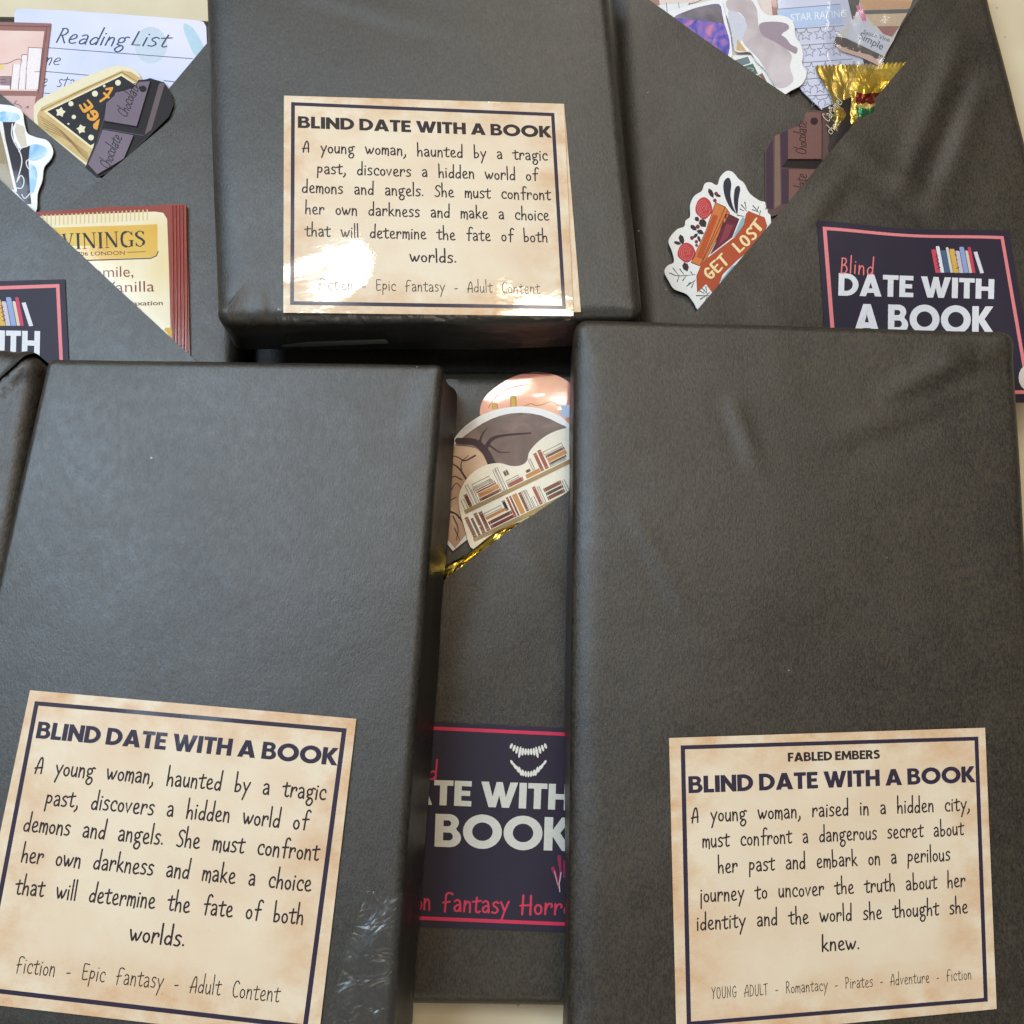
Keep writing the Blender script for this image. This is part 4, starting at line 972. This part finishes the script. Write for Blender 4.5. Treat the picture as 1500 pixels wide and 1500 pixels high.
def gold_mat():
    m, nt, b = nodes('printed_gold_foil'); N = nt.nodes; L = nt.links
    uv = N.new('ShaderNodeUVMap'); uv.uv_map = 'UVMap'; sp = N.new('ShaderNodeSeparateXYZ')
    nz = N.new('ShaderNodeTexNoise'); nz.inputs['Scale'].default_value = 5; L.new(uv.outputs[0], nz.inputs['Vector'])
    ad = N.new('ShaderNodeVectorMath'); ad.operation = 'MULTIPLY_ADD'; L.new(nz.outputs['Color'], ad.inputs[0]); ad.inputs[1].default_value = (.16, .16, 0); L.new(uv.outputs[0], ad.inputs[2])
    L.new(ad.outputs[0], sp.inputs[0]); r = N.new('ShaderNodeValToRGB'); r.color_ramp.interpolation = 'CONSTANT'; L.new(sp.outputs[1], r.inputs[0])
    el = r.color_ramp.elements; st = [(0, (226, 196, 92)), (.17, (214, 178, 70)), (.30, (120, 46, 34)), (.40, (220, 190, 110)), (.44, (70, 130, 88)), (.58, (214, 184, 84)), (.66, (40, 34, 28)), (.9, (200, 180, 100))]
    while len(el) < len(st): el.new(.5)
    for e, (p, c) in zip(el, st): e.position = p; e.color = (*lin(c), 1)
    gr = N.new('ShaderNodeMath'); gr.operation = 'GREATER_THAN'; gr.inputs[1].default_value = .52; L.new(sp.outputs[0], gr.inputs[0])
    mx = N.new('ShaderNodeMixRGB'); L.new(gr.outputs[0], mx.inputs[0]); mx.inputs[1].default_value = (*lin((196, 168, 88)), 1); L.new(r.outputs[0], mx.inputs[2])
    L.new(mx.outputs[0], b.inputs['Base Color']); b.inputs['Metallic'].default_value = .85; b.inputs['Roughness'].default_value = .3
    n2 = N.new('ShaderNodeTexNoise'); n2.inputs['Scale'].default_value = 5; n2.inputs['Distortion'].default_value = 1.5; L.new(uv.outputs[0], n2.inputs['Vector'])
    bu = N.new('ShaderNodeBump'); bu.inputs['Strength'].default_value = .6; bu.inputs['Distance'].default_value = .0012; L.new(n2.outputs[0], bu.inputs['Height']); L.new(bu.outputs[0], b.inputs['Normal']); return m
GM = gold_mat()
cf, _ = homog(z6([(400, 525), (1120, 500), (1010, 1240), (508, 1230)]))
def candy_q(u, v):
    w_ = 1 - .32 * math.sin(math.pi * min(1, max(0, (v - .05) * 1.6))) * (1 if v < .65 else .5)
    return cf(.5 + (u - .5) * w_, v)
c_o, _ = foil_strip('wrapped_sweet', PB, candy_q, 44, 30, .0013, .0030, GM, None, 'gold foil wrapped sweet with a zigzag end in the top right pouch', seed=2, group='gold foil wrapped sweets')
V = []; F = []
bz = lambda u, v: z6([(452 + u * 230 - v * 0 + 40 * u * v, 850 - u * 90 + v * 360)])[0]
for j in range(10):
    for i in range(10):
        u, v = i / 9, j / 9; p = bz(u, v); V.append(PB.on(p[0], p[1], .0032 + .0009 * math.sin(u * 3.1) + .0006 * noise.noise(Vector((u * 5, v * 5, 2)))))
        if i and j: b = j * 10 + i; F.append((b - 11, b - 10, b, b - 1))
mesh_obj('wrapper_band', V, orient(V, F), mat((36, 30, 28), .28, .5), c_o, smooth=True)
sfc = Flat(PB, .0046)
ik = Ink(sfc, .0001); run, wd = run_hand('Caramel', .07, slant=.2); lay(ik, run, wd, [z6([(500, 960)])[0], z6([(612, 800)])[0], 17, 17]); run, wd = run_hand('choco', .07, slant=.2); lay(ik, run, wd, [z6([(520, 1060)])[0], z6([(600, 950)])[0], 14, 14])
ik.build('lettering', mat((206, 196, 170), .4), c_o)

# bird sticker, galaxy sticker, book stack sticker
HOLO = ramp_print('silver_lilac', [(.3, (172, 156, 160)), (.5, (196, 184, 188)), (.7, (214, 204, 208))], 60, coat=1.0, rough=.3, coat_rough=.16)
sf = Flat(PB, .0010)
s3 = sheet('sticker', sf, z5([(780, 380), (900, 380), (1030, 380), (1090, 430), (1160, 500), (1240, 640), (1300, 780), (1150, 720), (950, 560)]), WHITE_M, thick=.0003)
tag(s3, 'sticker of stacked teal and tan books showing under the silver bird sticker', 'sticker', 'stickers tucked in the pouches')
for q, c in (([(870, 428), (1010, 388), (1030, 432), (905, 470)], (110, 128, 134)), ([(900, 478), (1045, 436), (1080, 505), (975, 522)], (84, 112, 104)), ([(1000, 530), (1075, 512), (1080, 580), (1060, 590)], (104, 108, 84)), ([(1075, 520), (1110, 500), (1140, 560), (1155, 640), (1090, 600)], (128, 104, 92)), ([(1160, 605), (1190, 620), (1235, 700), (1160, 650)], (206, 150, 96))):
    ik = Ink(sf, .00034); ik.poly(z5(q)); ik.build('printed_book', mat(c, .4, .3), s3)
ik = Ink(sf, .00038); ik.line(z5([(960, 500), (1010, 468), (1050, 476), (1010, 505), (960, 500)]), .9, True); ik.line(z5([(1090, 520), (1115, 560), (1112, 600)]), .9, True); ik.build('printed_lines', mat((170, 186, 176), .4), s3)
sf = Flat(PB, .0014)
s1 = sheet('sticker', sf, z5([(340, 80), (390, 104), (480, 75), (640, 28), (800, -8), (850, -8), (860, 120), (892, 250), (905, 380), (866, 440), (700, 420), (450, 220)]), WHITE, thick=.0003)
tag(s1, 'sticker with a grey and violet galaxy sail shape, left of the silver bird sticker', 'sticker', 'stickers tucked in the pouches')
GAL = ramp_print('galaxy_print', [(.34, (74, 66, 150)), (.45, (104, 96, 190)), (.55, (150, 110, 180)), (.68, (206, 130, 160))], 120, coat=1.0, rough=.3, distort=2)
ik = Ink(sf, .00034); ik.poly(z5(cr_closed([(500, 122), (600, 72), (700, 42), (812, 28), (835, 100), (848, 160), (878, 250), (885, 330), (860, 415), (820, 405), (600, 260), (560, 180)], 3))); ik.build('printed_galaxy', GAL, s1)
ik = Ink(sf, .00037); ik.poly(z5([(500, 122), (600, 72), (700, 42), (812, 28), (832, 90), (848, 160), (700, 140)])); ik.build('printed_sail', ramp_print('grey_sail', [(.3, (84, 78, 88)), (.7, (150, 142, 150))], 90, coat=1.0, rough=.3), s1)
sf = Flat(PB, .0019)
s2 = sheet('sticker', sf, z5(cr_closed([(848, -30), (960, -40), (1055, -20), (1100, 60), (1150, 104), (1230, 104), (1300, 128), (1330, 180), (1338, 250), (1375, 310), (1388, 380), (1383, 440), (1412, 500), (1385, 575), (1310, 620), (1243, 648), (1180, 560), (1130, 480), (1070, 420), (1025, 358), (940, 357), (915, 320), (890, 180), (850, 60)], 4)), WHITE, thick=.0004)
tag(s2, 'glossy white edged sticker of a silvery lilac bird in the top right pouch', 'sticker', 'stickers tucked in the pouches')
ik = Ink(sf, .00044); ik.poly(z5(cr_closed([(860, 10), (930, -20), (1020, -10), (1070, 60), (1080, 150), (1100, 220), (1180, 250), (1260, 320), (1310, 380), (1300, 460), (1320, 560), (1222, 606), (1150, 510), (1080, 400), (1000, 320), (970, 260), (1000, 170), (960, 90), (880, 70)], 4))); ik.build('printed_body', HOLO, s2)
ik = Ink(sf, .00047); ik.poly(z5(cr_closed([(1090, 165), (1180, 148), (1270, 160), (1292, 195), (1240, 235), (1270, 260), (1305, 305), (1350, 330), (1340, 368), (1300, 350), (1200, 290), (1110, 240)], 4))); ik.build('printed_wing', mat((160, 144, 156), .35, 1.0), s2)
ik = Ink(sf, .00044); ik.poly(z5(cr_closed([(872, 78), (930, 80), (985, 130), (1005, 180), (980, 250), (950, 300), (925, 340), (900, 230)], 3))); ik.build('printed_belly', mat((206, 208, 222), .35, 1.0), s2)
ik = Ink(sf, .00050); ik.poly(z5([(938, 270), (965, 300), (1000, 350), (932, 345)])); ik.build('printed_foot', mat((206, 172, 124), .4, .5), s2)

# chocolate sticker, top right pouch
sf = Flat(PB, .0031)
c2 = sheet('chocolate_charm', sf, z6([(335, 862), (440, 868), (490, 885), (505, 920), (508, 1230), (420, 1420), (250, 1620), (60, 1700), (5, 1650), (5, 1180), (60, 1075), (175, 1018), (255, 985), (300, 945), (312, 895)]), mat((92, 68, 66), .35, .6), thick=.0006)
tag(c2, 'reddish brown chocolate bar charm beside the gold wrapped sweet', 'charm', 'chocolate bar charms')
for q in ([(185, 1020), (262, 988), (310, 945), (330, 880), (438, 884), (448, 1000), (446, 1246), (184, 1246)], [(190, 1326), (430, 1330), (250, 1560), (190, 1600)]):
    sheet('square', sf, z6(q), mat((116, 80, 74), .35, .5, coat_rough=.15), c2, thick=.0008, off=.0006)
ik = Ink(sf, .00064); ik.poly(z6([(80, 1068), (118, 1050), (128, 1600), (78, 1640)])); ik.build('printed_edge', mat((124, 98, 86), .35, .5), c2)
ik = Ink(sf, .00064); ik.poly(z6([(124, 1045), (178, 1022), (178, 1250), (130, 1312)])); ik.poly(z6([(132, 1322), (184, 1322), (184, 1600), (134, 1600)])); ik.poly(z6([(12, 1185), (66, 1080), (70, 1640), (12, 1640)])); ik.build('printed_groove', mat((62, 42, 60), .35, .5), c2)
ik = Ink(sf, .00068); ik.poly(z6([(180, 1250), (452, 1254), (466, 1275), (430, 1324), (132, 1312)])); ik.build('printed_bevel', mat((26, 16, 18), .35, .5), c2)  # dark band for the lower bevel of the square
ik = Ink(sf, .00146); ik.poly(z6(ellipse(389, 950, 30, 29))); choc_text(ik, z6([(325, 1215)])[0], z6([(325, 955)])[0], 19); choc_text(ik, z6([(325, 1660)])[0], z6([(325, 1370)])[0], 19); ik.build('lettering', mat((46, 26, 28), .4), c2)
ik = Ink(sf, .00067); ik.line(z6([(452, 900), (452, 1250)]), 1.0); ik.line(z6([(184, 1600), (184, 1324), (430, 1326)]), 1.0); ik.build('printed_lines', mat((74, 48, 48), .4), c2)

# GET LOST sticker
sf = Flat(PB, .0033, curl=lambda x, y: .0010 * max(0, (1060 - x) / 80))
gl = sheet('sticker', sf, z7(cr_closed([(430, 1262), (380, 1215), (330, 1155), (240, 1118), (200, 1060), (166, 990), (190, 945), (236, 918), (222, 840), (196, 770), (222, 718), (262, 678), (312, 658), (322, 615), (354, 585), (355, 500), (385, 436), (440, 398), (462, 345), (505, 335), (552, 355), (575, 295), (622, 252), (668, 262), (712, 312), (750, 342), (790, 415), (860, 468), (922, 500), (940, 680), (800, 860), (600, 1100)], 4)), WHITE_M, thick=.0004)
tag(gl, 'GET LOST sticker with books and red roses half under the top right flap', 'sticker', 'stickers tucked in the pouches')
ik = Ink(sf, .00044); ik.poly(z7([(540, 482), (612, 515), (645, 560), (455, 935), (432, 950), (362, 922), (395, 855), (470, 690)])); ik.build('printed_book', mat((206, 120, 66), .4, .3), gl)
ik = Ink(sf, .00044); ik.poly(z7([(612, 570), (650, 572), (712, 605), (660, 740), (498, 868), (540, 780)])); ik.build('printed_book', mat((104, 40, 56), .4, .3), gl)
ik = Ink(sf, .00044); ik.poly(z7([(738, 588), (775, 615), (745, 690), (668, 742), (712, 640)])); ik.poly(z7([(660, 950), (690, 940), (600, 1060), (575, 1060)])); ik.build('printed_book', mat((140, 176, 188), .4, .3), gl)
ik = Ink(sf, .00047); ik.poly(z7([(522, 572), (560, 580), (442, 898), (402, 880)])); ik.build('printed_panel', mat((184, 82, 46), .4, .3), gl)
ik = Ink(sf, .00047); ik.poly(z7([(622, 640), (672, 650), (628, 742), (560, 800)])); ik.build('printed_panel', mat((136, 58, 74), .4, .3), gl)
ik = Ink(sf, .00050)
for q in ([(540, 482), (612, 515), (645, 560), (455, 935), (432, 950), (362, 922), (470, 690), (540, 482)], [(612, 515), (430, 940)], [(628, 545), (450, 905)], [(612, 570), (650, 572), (712, 605), (660, 740)], [(612, 600), (700, 630)]): ik.line(z7(q), .7)
ik.build('printed_outline', mat((70, 34, 34), .5), gl)
ik = Ink(sf, .00052); ik.poly(z7([(782, 545), (900, 592), (920, 655), (880, 722), (790, 830), (700, 905), (592, 1010), (556, 1112), (516, 1142), (470, 1080), (406, 1142), (400, 1020), (445, 918), (560, 828), (680, 738), (748, 645), (762, 570)])); ik.build('printed_banner', mat((176, 78, 48), .4, .3), gl)
ik = Ink(sf, .00056); r_, w_ = run_hand('GET LOST', .13, gap=.12); 
r_, w_ = run_hand('GET LOS', .13, gap=.12); lay(ik, r_, w_, [z7([(500, 1050)])[0], z7([(850, 728)])[0], 21, 21]); r_, w_ = run_hand('T', .13); lay(ik, r_, w_, [z7([(852, 706)])[0], z7([(892, 660)])[0], 20, 20]); ik.build('lettering', mat((236, 216, 160), .45), gl)
for cx, cy, rx, ry in ((455, 525, 62, 78), (328, 850, 66, 70)):
    ik = Ink(sf, .00047); ik.poly(z7(cr_closed([(cx + rx * math.cos(t) * (1 + .06 * math.sin(5 * t)), cy + ry * math.sin(t) * (1 + .06 * math.cos(4 * t))) for t in [k * .4488 for k in range(14)]], 2))); ik.build('printed_rose', mat((186, 66, 70), .4, .3), gl)
    ik = Ink(sf, .0005)
    for k in range(4): ik.line(z7([(cx + rx * (.78 - k * .2) * math.cos(t + k), cy + ry * (.78 - k * .2) * math.sin(t + k)) for t in [j * .5 for j in range(11)]]), .7, True, 3)
    ik.build('printed_petal_lines', mat((222, 122, 118), .45), gl)
def leaf(cx, cy, L, w_, a): 
    ca, sa_ = math.cos(a), math.sin(a); return [(cx + x * ca - y * sa_, cy + x * sa_ + y * ca) for x, y in ((-L / 2, 0), (-L / 4, w_ / 2), (L / 6, w_ / 2), (L / 2, 0), (L / 6, -w_ / 2), (-L / 4, -w_ / 2))]
ik = Ink(sf, .00047)
for a in ((508, 415, 80, 30, 1.1), (560, 432, 45, 20, .3), (405, 605, 40, 30, .9), (448, 635, 70, 50, .9), (380, 668, 60, 30, .7), (430, 700, 60, 28, .4), (292, 755, 80, 36, 1.3), (262, 780, 60, 22, .3), (322, 955, 70, 42, 1.2), (395, 725, 45, 22, -.8), (420, 750, 50, 20, 1.2)): ik.poly(z7(leaf(*a)), cut=False)
ik.build('printed_leaves', mat((58, 44, 48), .45), gl)
ik = Ink(sf, .00049)
for x, y, r in ((545, 418, 14), (536, 468, 14), (410, 660, 16), (368, 742, 15), (400, 770, 13), (402, 797, 11), (432, 690, 10)): ik.poly(z7(ellipse(x, y, r, r, n=10)), cut=False)
ik.build('printed_berries', mat((128, 52, 60), .45), gl)
ik = Ink(sf, .00047)
ik.poly(z7(cr_closed([(636, 300), (656, 345), (650, 430), (668, 510), (690, 565), (640, 510), (604, 420), (600, 335)], 3))); ik.poly(z7(cr_closed([(706, 360), (722, 385), (708, 460), (700, 572), (676, 490), (680, 390)], 3))); ik.build('printed_quill', mat((44, 46, 60), .45), gl)
ik = Ink(sf, .00047)
for q in ([(205, 1000), (270, 1020), (395, 1010)], [(230, 965), (270, 1015)], [(280, 970), (310, 1012)], [(260, 1060), (275, 1025)], [(300, 1055), (330, 1015)], [(360, 990), (375, 1012)], [(330, 1095), (395, 1050)], [(365, 1105), (385, 1060)], [(345, 1075), (375, 1065)],
          [(400, 1165), (500, 1165)], [(430, 1190), (470, 1165), (500, 1140)], [(440, 1110), (480, 1150)], [(425, 1130), (460, 1150)], [(470, 1100), (475, 1140)], [(460, 1220), (480, 1170)],
          [(730, 500), (770, 545)], [(755, 480), (765, 530)], [(720, 530), (750, 545)], [(700, 575), (750, 585)], [(815, 505), (860, 560)], [(855, 515), (845, 545)], [(810, 535), (850, 550)], [(870, 545), (862, 575)]): ik.line(z7(q), 1.5, len(q) > 2, w2=.6)
ik.build('printed_twigs', mat((76, 82, 72), .45), gl)

# ---- middle pouch
pm = empty('gift_pouch', mid(PC), 'open black paper pouch between the lower books with a fanged label', 'gift pouch', 'black paper gift pouches')
PC.build('back_panel', KRAFT, pm)
PC.build('folded_edge', KRAFT, pm, off=.0003, cut=[(640, 556, 840, 552, 700, 700)], thick=.0002)
PC.build('flap', KRAFT2, pm, off=.0036, cut=[(640, 858, 778, 752, 760, 1000), (740, 781, 838, 716, 760, 1000)], thick=.00025)
lc, sc_ = black_label(PC, .0039, [(560, 1053), (880, 1069), (878, 1367), (545, 1355)], [(566, 1061), (872, 1075), (870, 1358), (556, 1345)], HOT, pm)
ik = Ink(sc_, .00025); r_, w_ = run_bold('DATE WITH'); lay(ik, r_, w_, [(555, 1176), (836, 1187), 36, 38]); r_, w_ = run_bold('A BOOK'); lay(ik, r_, w_, [(572, 1238), (838, 1247), 48, 49]); ik.build('lettering', CREAMW, lc)
ik = Ink(sc_, .00025)
r_, w_ = run_hand('Blind', .08); lay(ik, r_, w_, [(585, 1139), (639, 1142), 31, 31])
ik.build('handwritten_lettering', mat((205, 58, 84), .45), lc); ik = Ink(sc_, .00025)
for t, a, b in (('Fiction', (560, 1331), (630, 1333)), ('Fantasy', (649, 1334), (744, 1338)), ('Horror', (763, 1338), (852, 1341))): r_, w_ = run_hand(t, .085); lay(ik, r_, w_, [a, b, 33, 33])
ik.build('handwritten_lettering', mat((205, 58, 84), .45), lc)
ik = Ink(sc_, .00025)
for k in range(13):
    t = (k - 6) / 6; x = 774 + t * 25; yt = 1092 + 8 * (1 - t * t) - 2; ln = (9, 11, 13, 19, 13, 11, 11, 11, 13, 19, 13, 11, 9)[k] * .62
    ik.poly(ellipse(x, yt + ln * .5, 2.0, ln * .75, -t * .35, 8), cut=False)
    yb = 1117 + 17 * (1 - t * t); ln = (8, 10, 11, 14, 10, 9, 9, 9, 10, 14, 11, 10, 8)[k] * .7
    ik.poly(ellipse(x * .96 + 774 * .04, yb, 1.9, ln * .75, t * .55, 8), cut=False)
ik.build('printed_fangs', mat((222, 220, 208), .5), lc)
ik = Ink(sc_, .00025)
for q in ([(810, 1272), (815, 1285), (818, 1300)], [(819, 1255), (821, 1275), (819, 1292)], [(828, 1262), (826, 1285)]): ik.line(q, 5.5, w2=2.2)
ik.build('printed_drips', mat((150, 44, 78), .45), lc)
ik = Ink(sc_, .00028); ik.line([(822, 1278), (819, 1295), (820, 1306)], 1.6); ik.line([(812, 1276), (817, 1296)], .9); ik.build('printed_glints', mat((206, 180, 190), .45), lc)

zc = zf(600, 500, 3.947)
PEACH = ramp_print('peach_wash', [(.3, (206, 112, 100)), (.5, (222, 142, 116)), (.7, (226, 176, 126))], 45, coat=1.0, rough=.35, coat_rough=.07)
sf = Flat(PC, .0004)
s = sheet('sticker', sf, zc(cr_closed([(408, 430), (420, 345), (480, 278), (580, 214), (700, 178), (820, 188), (915, 232), (990, 320), (1000, 470), (700, 520), (450, 500)], 4)), PEACH, thick=.0004)
tag(s, 'glossy round peach and pink sticker, hindmost in the middle pouch', 'sticker', 'stickers tucked in the pouches')
ik = Ink(sf, .00044)
for q in ([(455, 385), (500, 320), (580, 270), (680, 250)], [(480, 390), (478, 362), (505, 362), (508, 388)], [(655, 380), (700, 360), (740, 372), (820, 350), (870, 380)]): ik.line(zc(q), .8, True)
ik.line(zc([(585, 375), (585, 318), (615, 318), (615, 375)]), .9); ik.build('printed_lines', mat((150, 96, 60), .5), s)
ik = Ink(sf, .00044); ik.poly(zc([(588, 375), (588, 320), (613, 320), (613, 375)]), cut=False); ik.poly(zc([(480, 390), (480, 364), (504, 364), (506, 390)]), cut=False); ik.build('printed_book', mat((222, 190, 90), .45), s)
ik = Ink(sf, .00046); ik.poly(zc([(868, 365), (885, 372), (930, 366), (930, 440), (890, 440), (862, 410), (880, 395)])); ik.build('printed_patch', mat((200, 212, 232), .45), s)

sf = Flat(PC, .0009)
s = sheet('sticker', sf, zc(cr_open([(190, 760), (225, 620), (300, 510), (400, 435), (510, 393), (640, 376), (770, 392), (880, 440), (960, 520)], 4) + [(980, 700), (700, 1000), (340, 1140), (250, 1212), (200, 1150), (180, 900)]), WHITE, thick=.0004)
tag(s, 'arched sticker of a bare branching tree under a dusky sky, in the middle pouch', 'sticker', 'stickers tucked in the pouches')
DUSK = ramp_print('dusk_wash', [(.3, (82, 64, 66)), (.5, (102, 82, 84)), (.7, (140, 116, 110))], 70, coat=.25, rough=.35)
TAN = ramp_print('tan_wash', [(.3, (176, 138, 116)), (.6, (204, 170, 142)), (.8, (214, 186, 160))], 50, coat=.6, rough=.35)
ik = Ink(sf, .00044); ik.poly(zc([(262, 600), (320, 545), (420, 475), (530, 428), (640, 413), (760, 428), (870, 478), (915, 510), (930, 700), (700, 980), (340, 1100), (262, 1196), (214, 1140), (200, 900), (215, 700)])); ik.build('printed_sky', TAN, s)
ik = Ink(sf, .00047); ik.poly(zc(cr_closed([(262, 598), (320, 545), (420, 475), (530, 428), (640, 413), (760, 428), (870, 478), (915, 510), (920, 640), (760, 740), (620, 740), (470, 710), (430, 660), (380, 618), (300, 605)], 2))); ik.build('printed_dusk', DUSK, s)
ik = Ink(sf, .00050)
for q, a, b in (([(280, 575), (380, 585), (440, 640), (490, 740)], 9, 12), ([(430, 640), (470, 570), (540, 545), (700, 530)], 7, 2), ([(400, 600), (420, 540), (450, 500)], 4, 1), ([(460, 600), (520, 640), (580, 640)], 3, 1), ([(380, 660), (320, 690), (280, 670), (240, 660)], 2.5, 1), ([(330, 800), (290, 740), (250, 710), (230, 720)], 3, 1), ([(300, 760), (300, 700), (340, 660)], 2, 1),
                ([(300, 800), (260, 780), (230, 800)], 2, 1), ([(215, 980), (270, 1000), (320, 1060)], 3.5, 2), ([(230, 1000), (230, 930), (270, 900)], 2, 1), ([(250, 1010), (280, 1080), (270, 1150)], 2, 1), ([(280, 1020), (330, 1010)], 1.5, 1), ([(260, 1080), (290, 1150)], 1.5, 1), ([(240, 860), (270, 820), (300, 850)], 1.6, 1)): ik.line(zc(q), a, True, w2=b)
ik.build('printed_branches', mat((74, 54, 56), .45), s)

sf = Flat(PC, .0015, curl=lambda x, y: .0006 * max(0, (720 - x) / 60) if x < 720 else 0)
s = sheet('sticker', sf, zc(cr_closed([(380, 1202), (345, 1175), (320, 1085), (292, 990), (284, 900), (308, 830), (360, 762), (440, 716), (520, 704), (585, 720), (640, 718), (678, 692), (692, 640), (735, 588), (790, 545), (855, 515), (930, 500), (1000, 530), (1000, 800), (900, 920), (700, 1080), (480, 1180)], 4)), mat((230, 222, 204), .5, .3), thick=.0004)
tag(s, 'white edged sticker printed with sloping shelves of red and brown books', 'sticker', 'stickers tucked in the pouches')
ux, uy = .894, -.447; nx_, ny_ = -.42, -.907
def shelf(cx, cy, items):
    by = {}
    for s0, w_, b0, h, c in items:
        P = [(cx + ux * (s0 + a) + nx_ * (b0 + d), cy + uy * (s0 + a) + ny_ * (b0 + d)) for a, d in ((0, 0), (w_, 0), (w_, h), (0, h))]
        by.setdefault(c, []).append(P)
    return by
BR, RD, OR, BK, OU = (104, 48, 42), (146, 56, 52), (184, 122, 58), (36, 28, 30), 'o'
sets = [shelf(322, 975, [(0, 18, 0, 60, OU), (26, 22, 2, 78, BR), (58, 16, 0, 125, OU), (80, 12, 0, 90, OU), (100, 135, 4, 18, BR), (104, 130, 26, 26, OR), (100, 128, 56, 9, BR), (98, 128, 70, 6, RD), (96, 120, 82, 7, OU), (96, 112, 96, 18, OU), (240, 12, 0, 135, OU), (258, 12, 0, 140, OU), (282, 98, 2, 24, RD), (284, 80, 32, 12, OU), (290, 14, 70, 32, BK), (306, 12, 70, 32, BK), (400, 90, 2, 24, OR), (410, 30, 32, 16, BK), (452, 12, 30, 70, OU), (492, 20, 2, 112, RD), (520, 22, 2, 118, RD), (552, 100, 2, 8, OU), (552, 110, 14, 12, BK), (552, 120, 30, 24, OR), (552, 120, 58, 16, BR), (548, 120, 80, 18, OU)]),
        shelf(375, 1138, [(-4, 22, 2, 128, BR), (26, 16, 2, 108, BK), (52, 22, 2, 126, BR), (82, 22, 2, 120, BR), (112, 160, 4, 20, BR), (110, 150, 30, 20, BR), (108, 130, 62, 18, OR), (108, 110, 86, 16, OU), (232, 18, 58, 62, BK), (262, 14, 2, 126, RD), (282, 12, 2, 124, BR), (300, 30, 2, 124, OR), (338, 18, 2, 118, BR), (362, 10, 2, 118, OU), (378, 10, 2, 116, OU), (396, 18, 2, 60, OU), (424, 20, 2, 112, RD), (452, 12, 2, 100, OU), (480, 110, 4, 22, BR), (482, 110, 32, 18, BK), (480, 112, 56, 22, BR), (600, 14, 2, 70, OU)])]
allp = {}
for d in sets:
    for c, P in d.items(): allp.setdefault(c, []).extend(P)
for c, Ps in allp.items():
    if c == 'o':
        ik = Ink(sf, .00044)
        for P in Ps: ik.line(zc(P), .7, closed=True)
        ik.build('printed_outlined_books', mat((96, 84, 78), .5), s)
    else:
        for P in Ps: ik = Ink(sf, .00044); ik.poly(zc(P), cut=False); ik.build('printed_book', mat(c, .4, .3), s)
ik = Ink(sf, .00047)
for c, Ps in allp.items():
    if c in (BR, RD, BK):
        for P in Ps:
            (a, b, c_, d_) = P; L1_ = math.dist(a, b); L2_ = math.dist(b, c_)
            if L2_ > L1_:
                for t in (.1, .9): ik.line(zc([(a[0] + (d_[0] - a[0]) * t, a[1] + (d_[1] - a[1]) * t), (b[0] + (c_[0] - b[0]) * t, b[1] + (c_[1] - b[1]) * t)]), .6)
            else:
                for t in (.07, .93): ik.line(zc([(a[0] + (b[0] - a[0]) * t, a[1] + (b[1] - a[1]) * t), (d_[0] + (c_[0] - d_[0]) * t, d_[1] + (c_[1] - d_[1]) * t)]), .6)
ik.build('printed_bands', mat((206, 176, 130), .5), s)
ik = Ink(sf, .00049)
ik.poly(zc([(314, 978), (322, 1000), (1000, 672), (990, 650)])); ik.poly(zc([(366, 1140), (374, 1160), (700, 1008), (980, 868), (970, 848)])); ik.build('printed_shelf', mat((150, 124, 80), .45, .3), s)

q_, _ = homog(zc([(185, 1300), (720, 985), (760, 1060), (215, 1420)]))
foil_strip('wrapped_sweet', PC, lambda u, v: q_(u, v + .12 * math.sin(u * 9)), 34, 8, .0021, .0009, GOLD, None, 'crumpled gold foil twist at the lip of the middle pouch', zig=False, seed=7, group='gold foil wrapped sweets')

# tape end with its glossy reflection painted grey-green, front of the top parcel
a, b = P1.c3[3], P1.c3[2]
def onwall(px, py, out=.0022):
    nn = Vector((b.y - a.y, -(b.x - a.x), 0)).normalized(); pt = a + nn * out
    d = unproj(px, py, 0) - CAM; t = (pt - CAM).dot(nn) / d.dot(nn); return CAM + d * t
V = []; F = []
P = [(413, 505), (450, 501), (500, 499), (565, 497), (570, 503), (500, 506), (450, 508), (413, 508)]
V = [onwall(*p) for p in P]
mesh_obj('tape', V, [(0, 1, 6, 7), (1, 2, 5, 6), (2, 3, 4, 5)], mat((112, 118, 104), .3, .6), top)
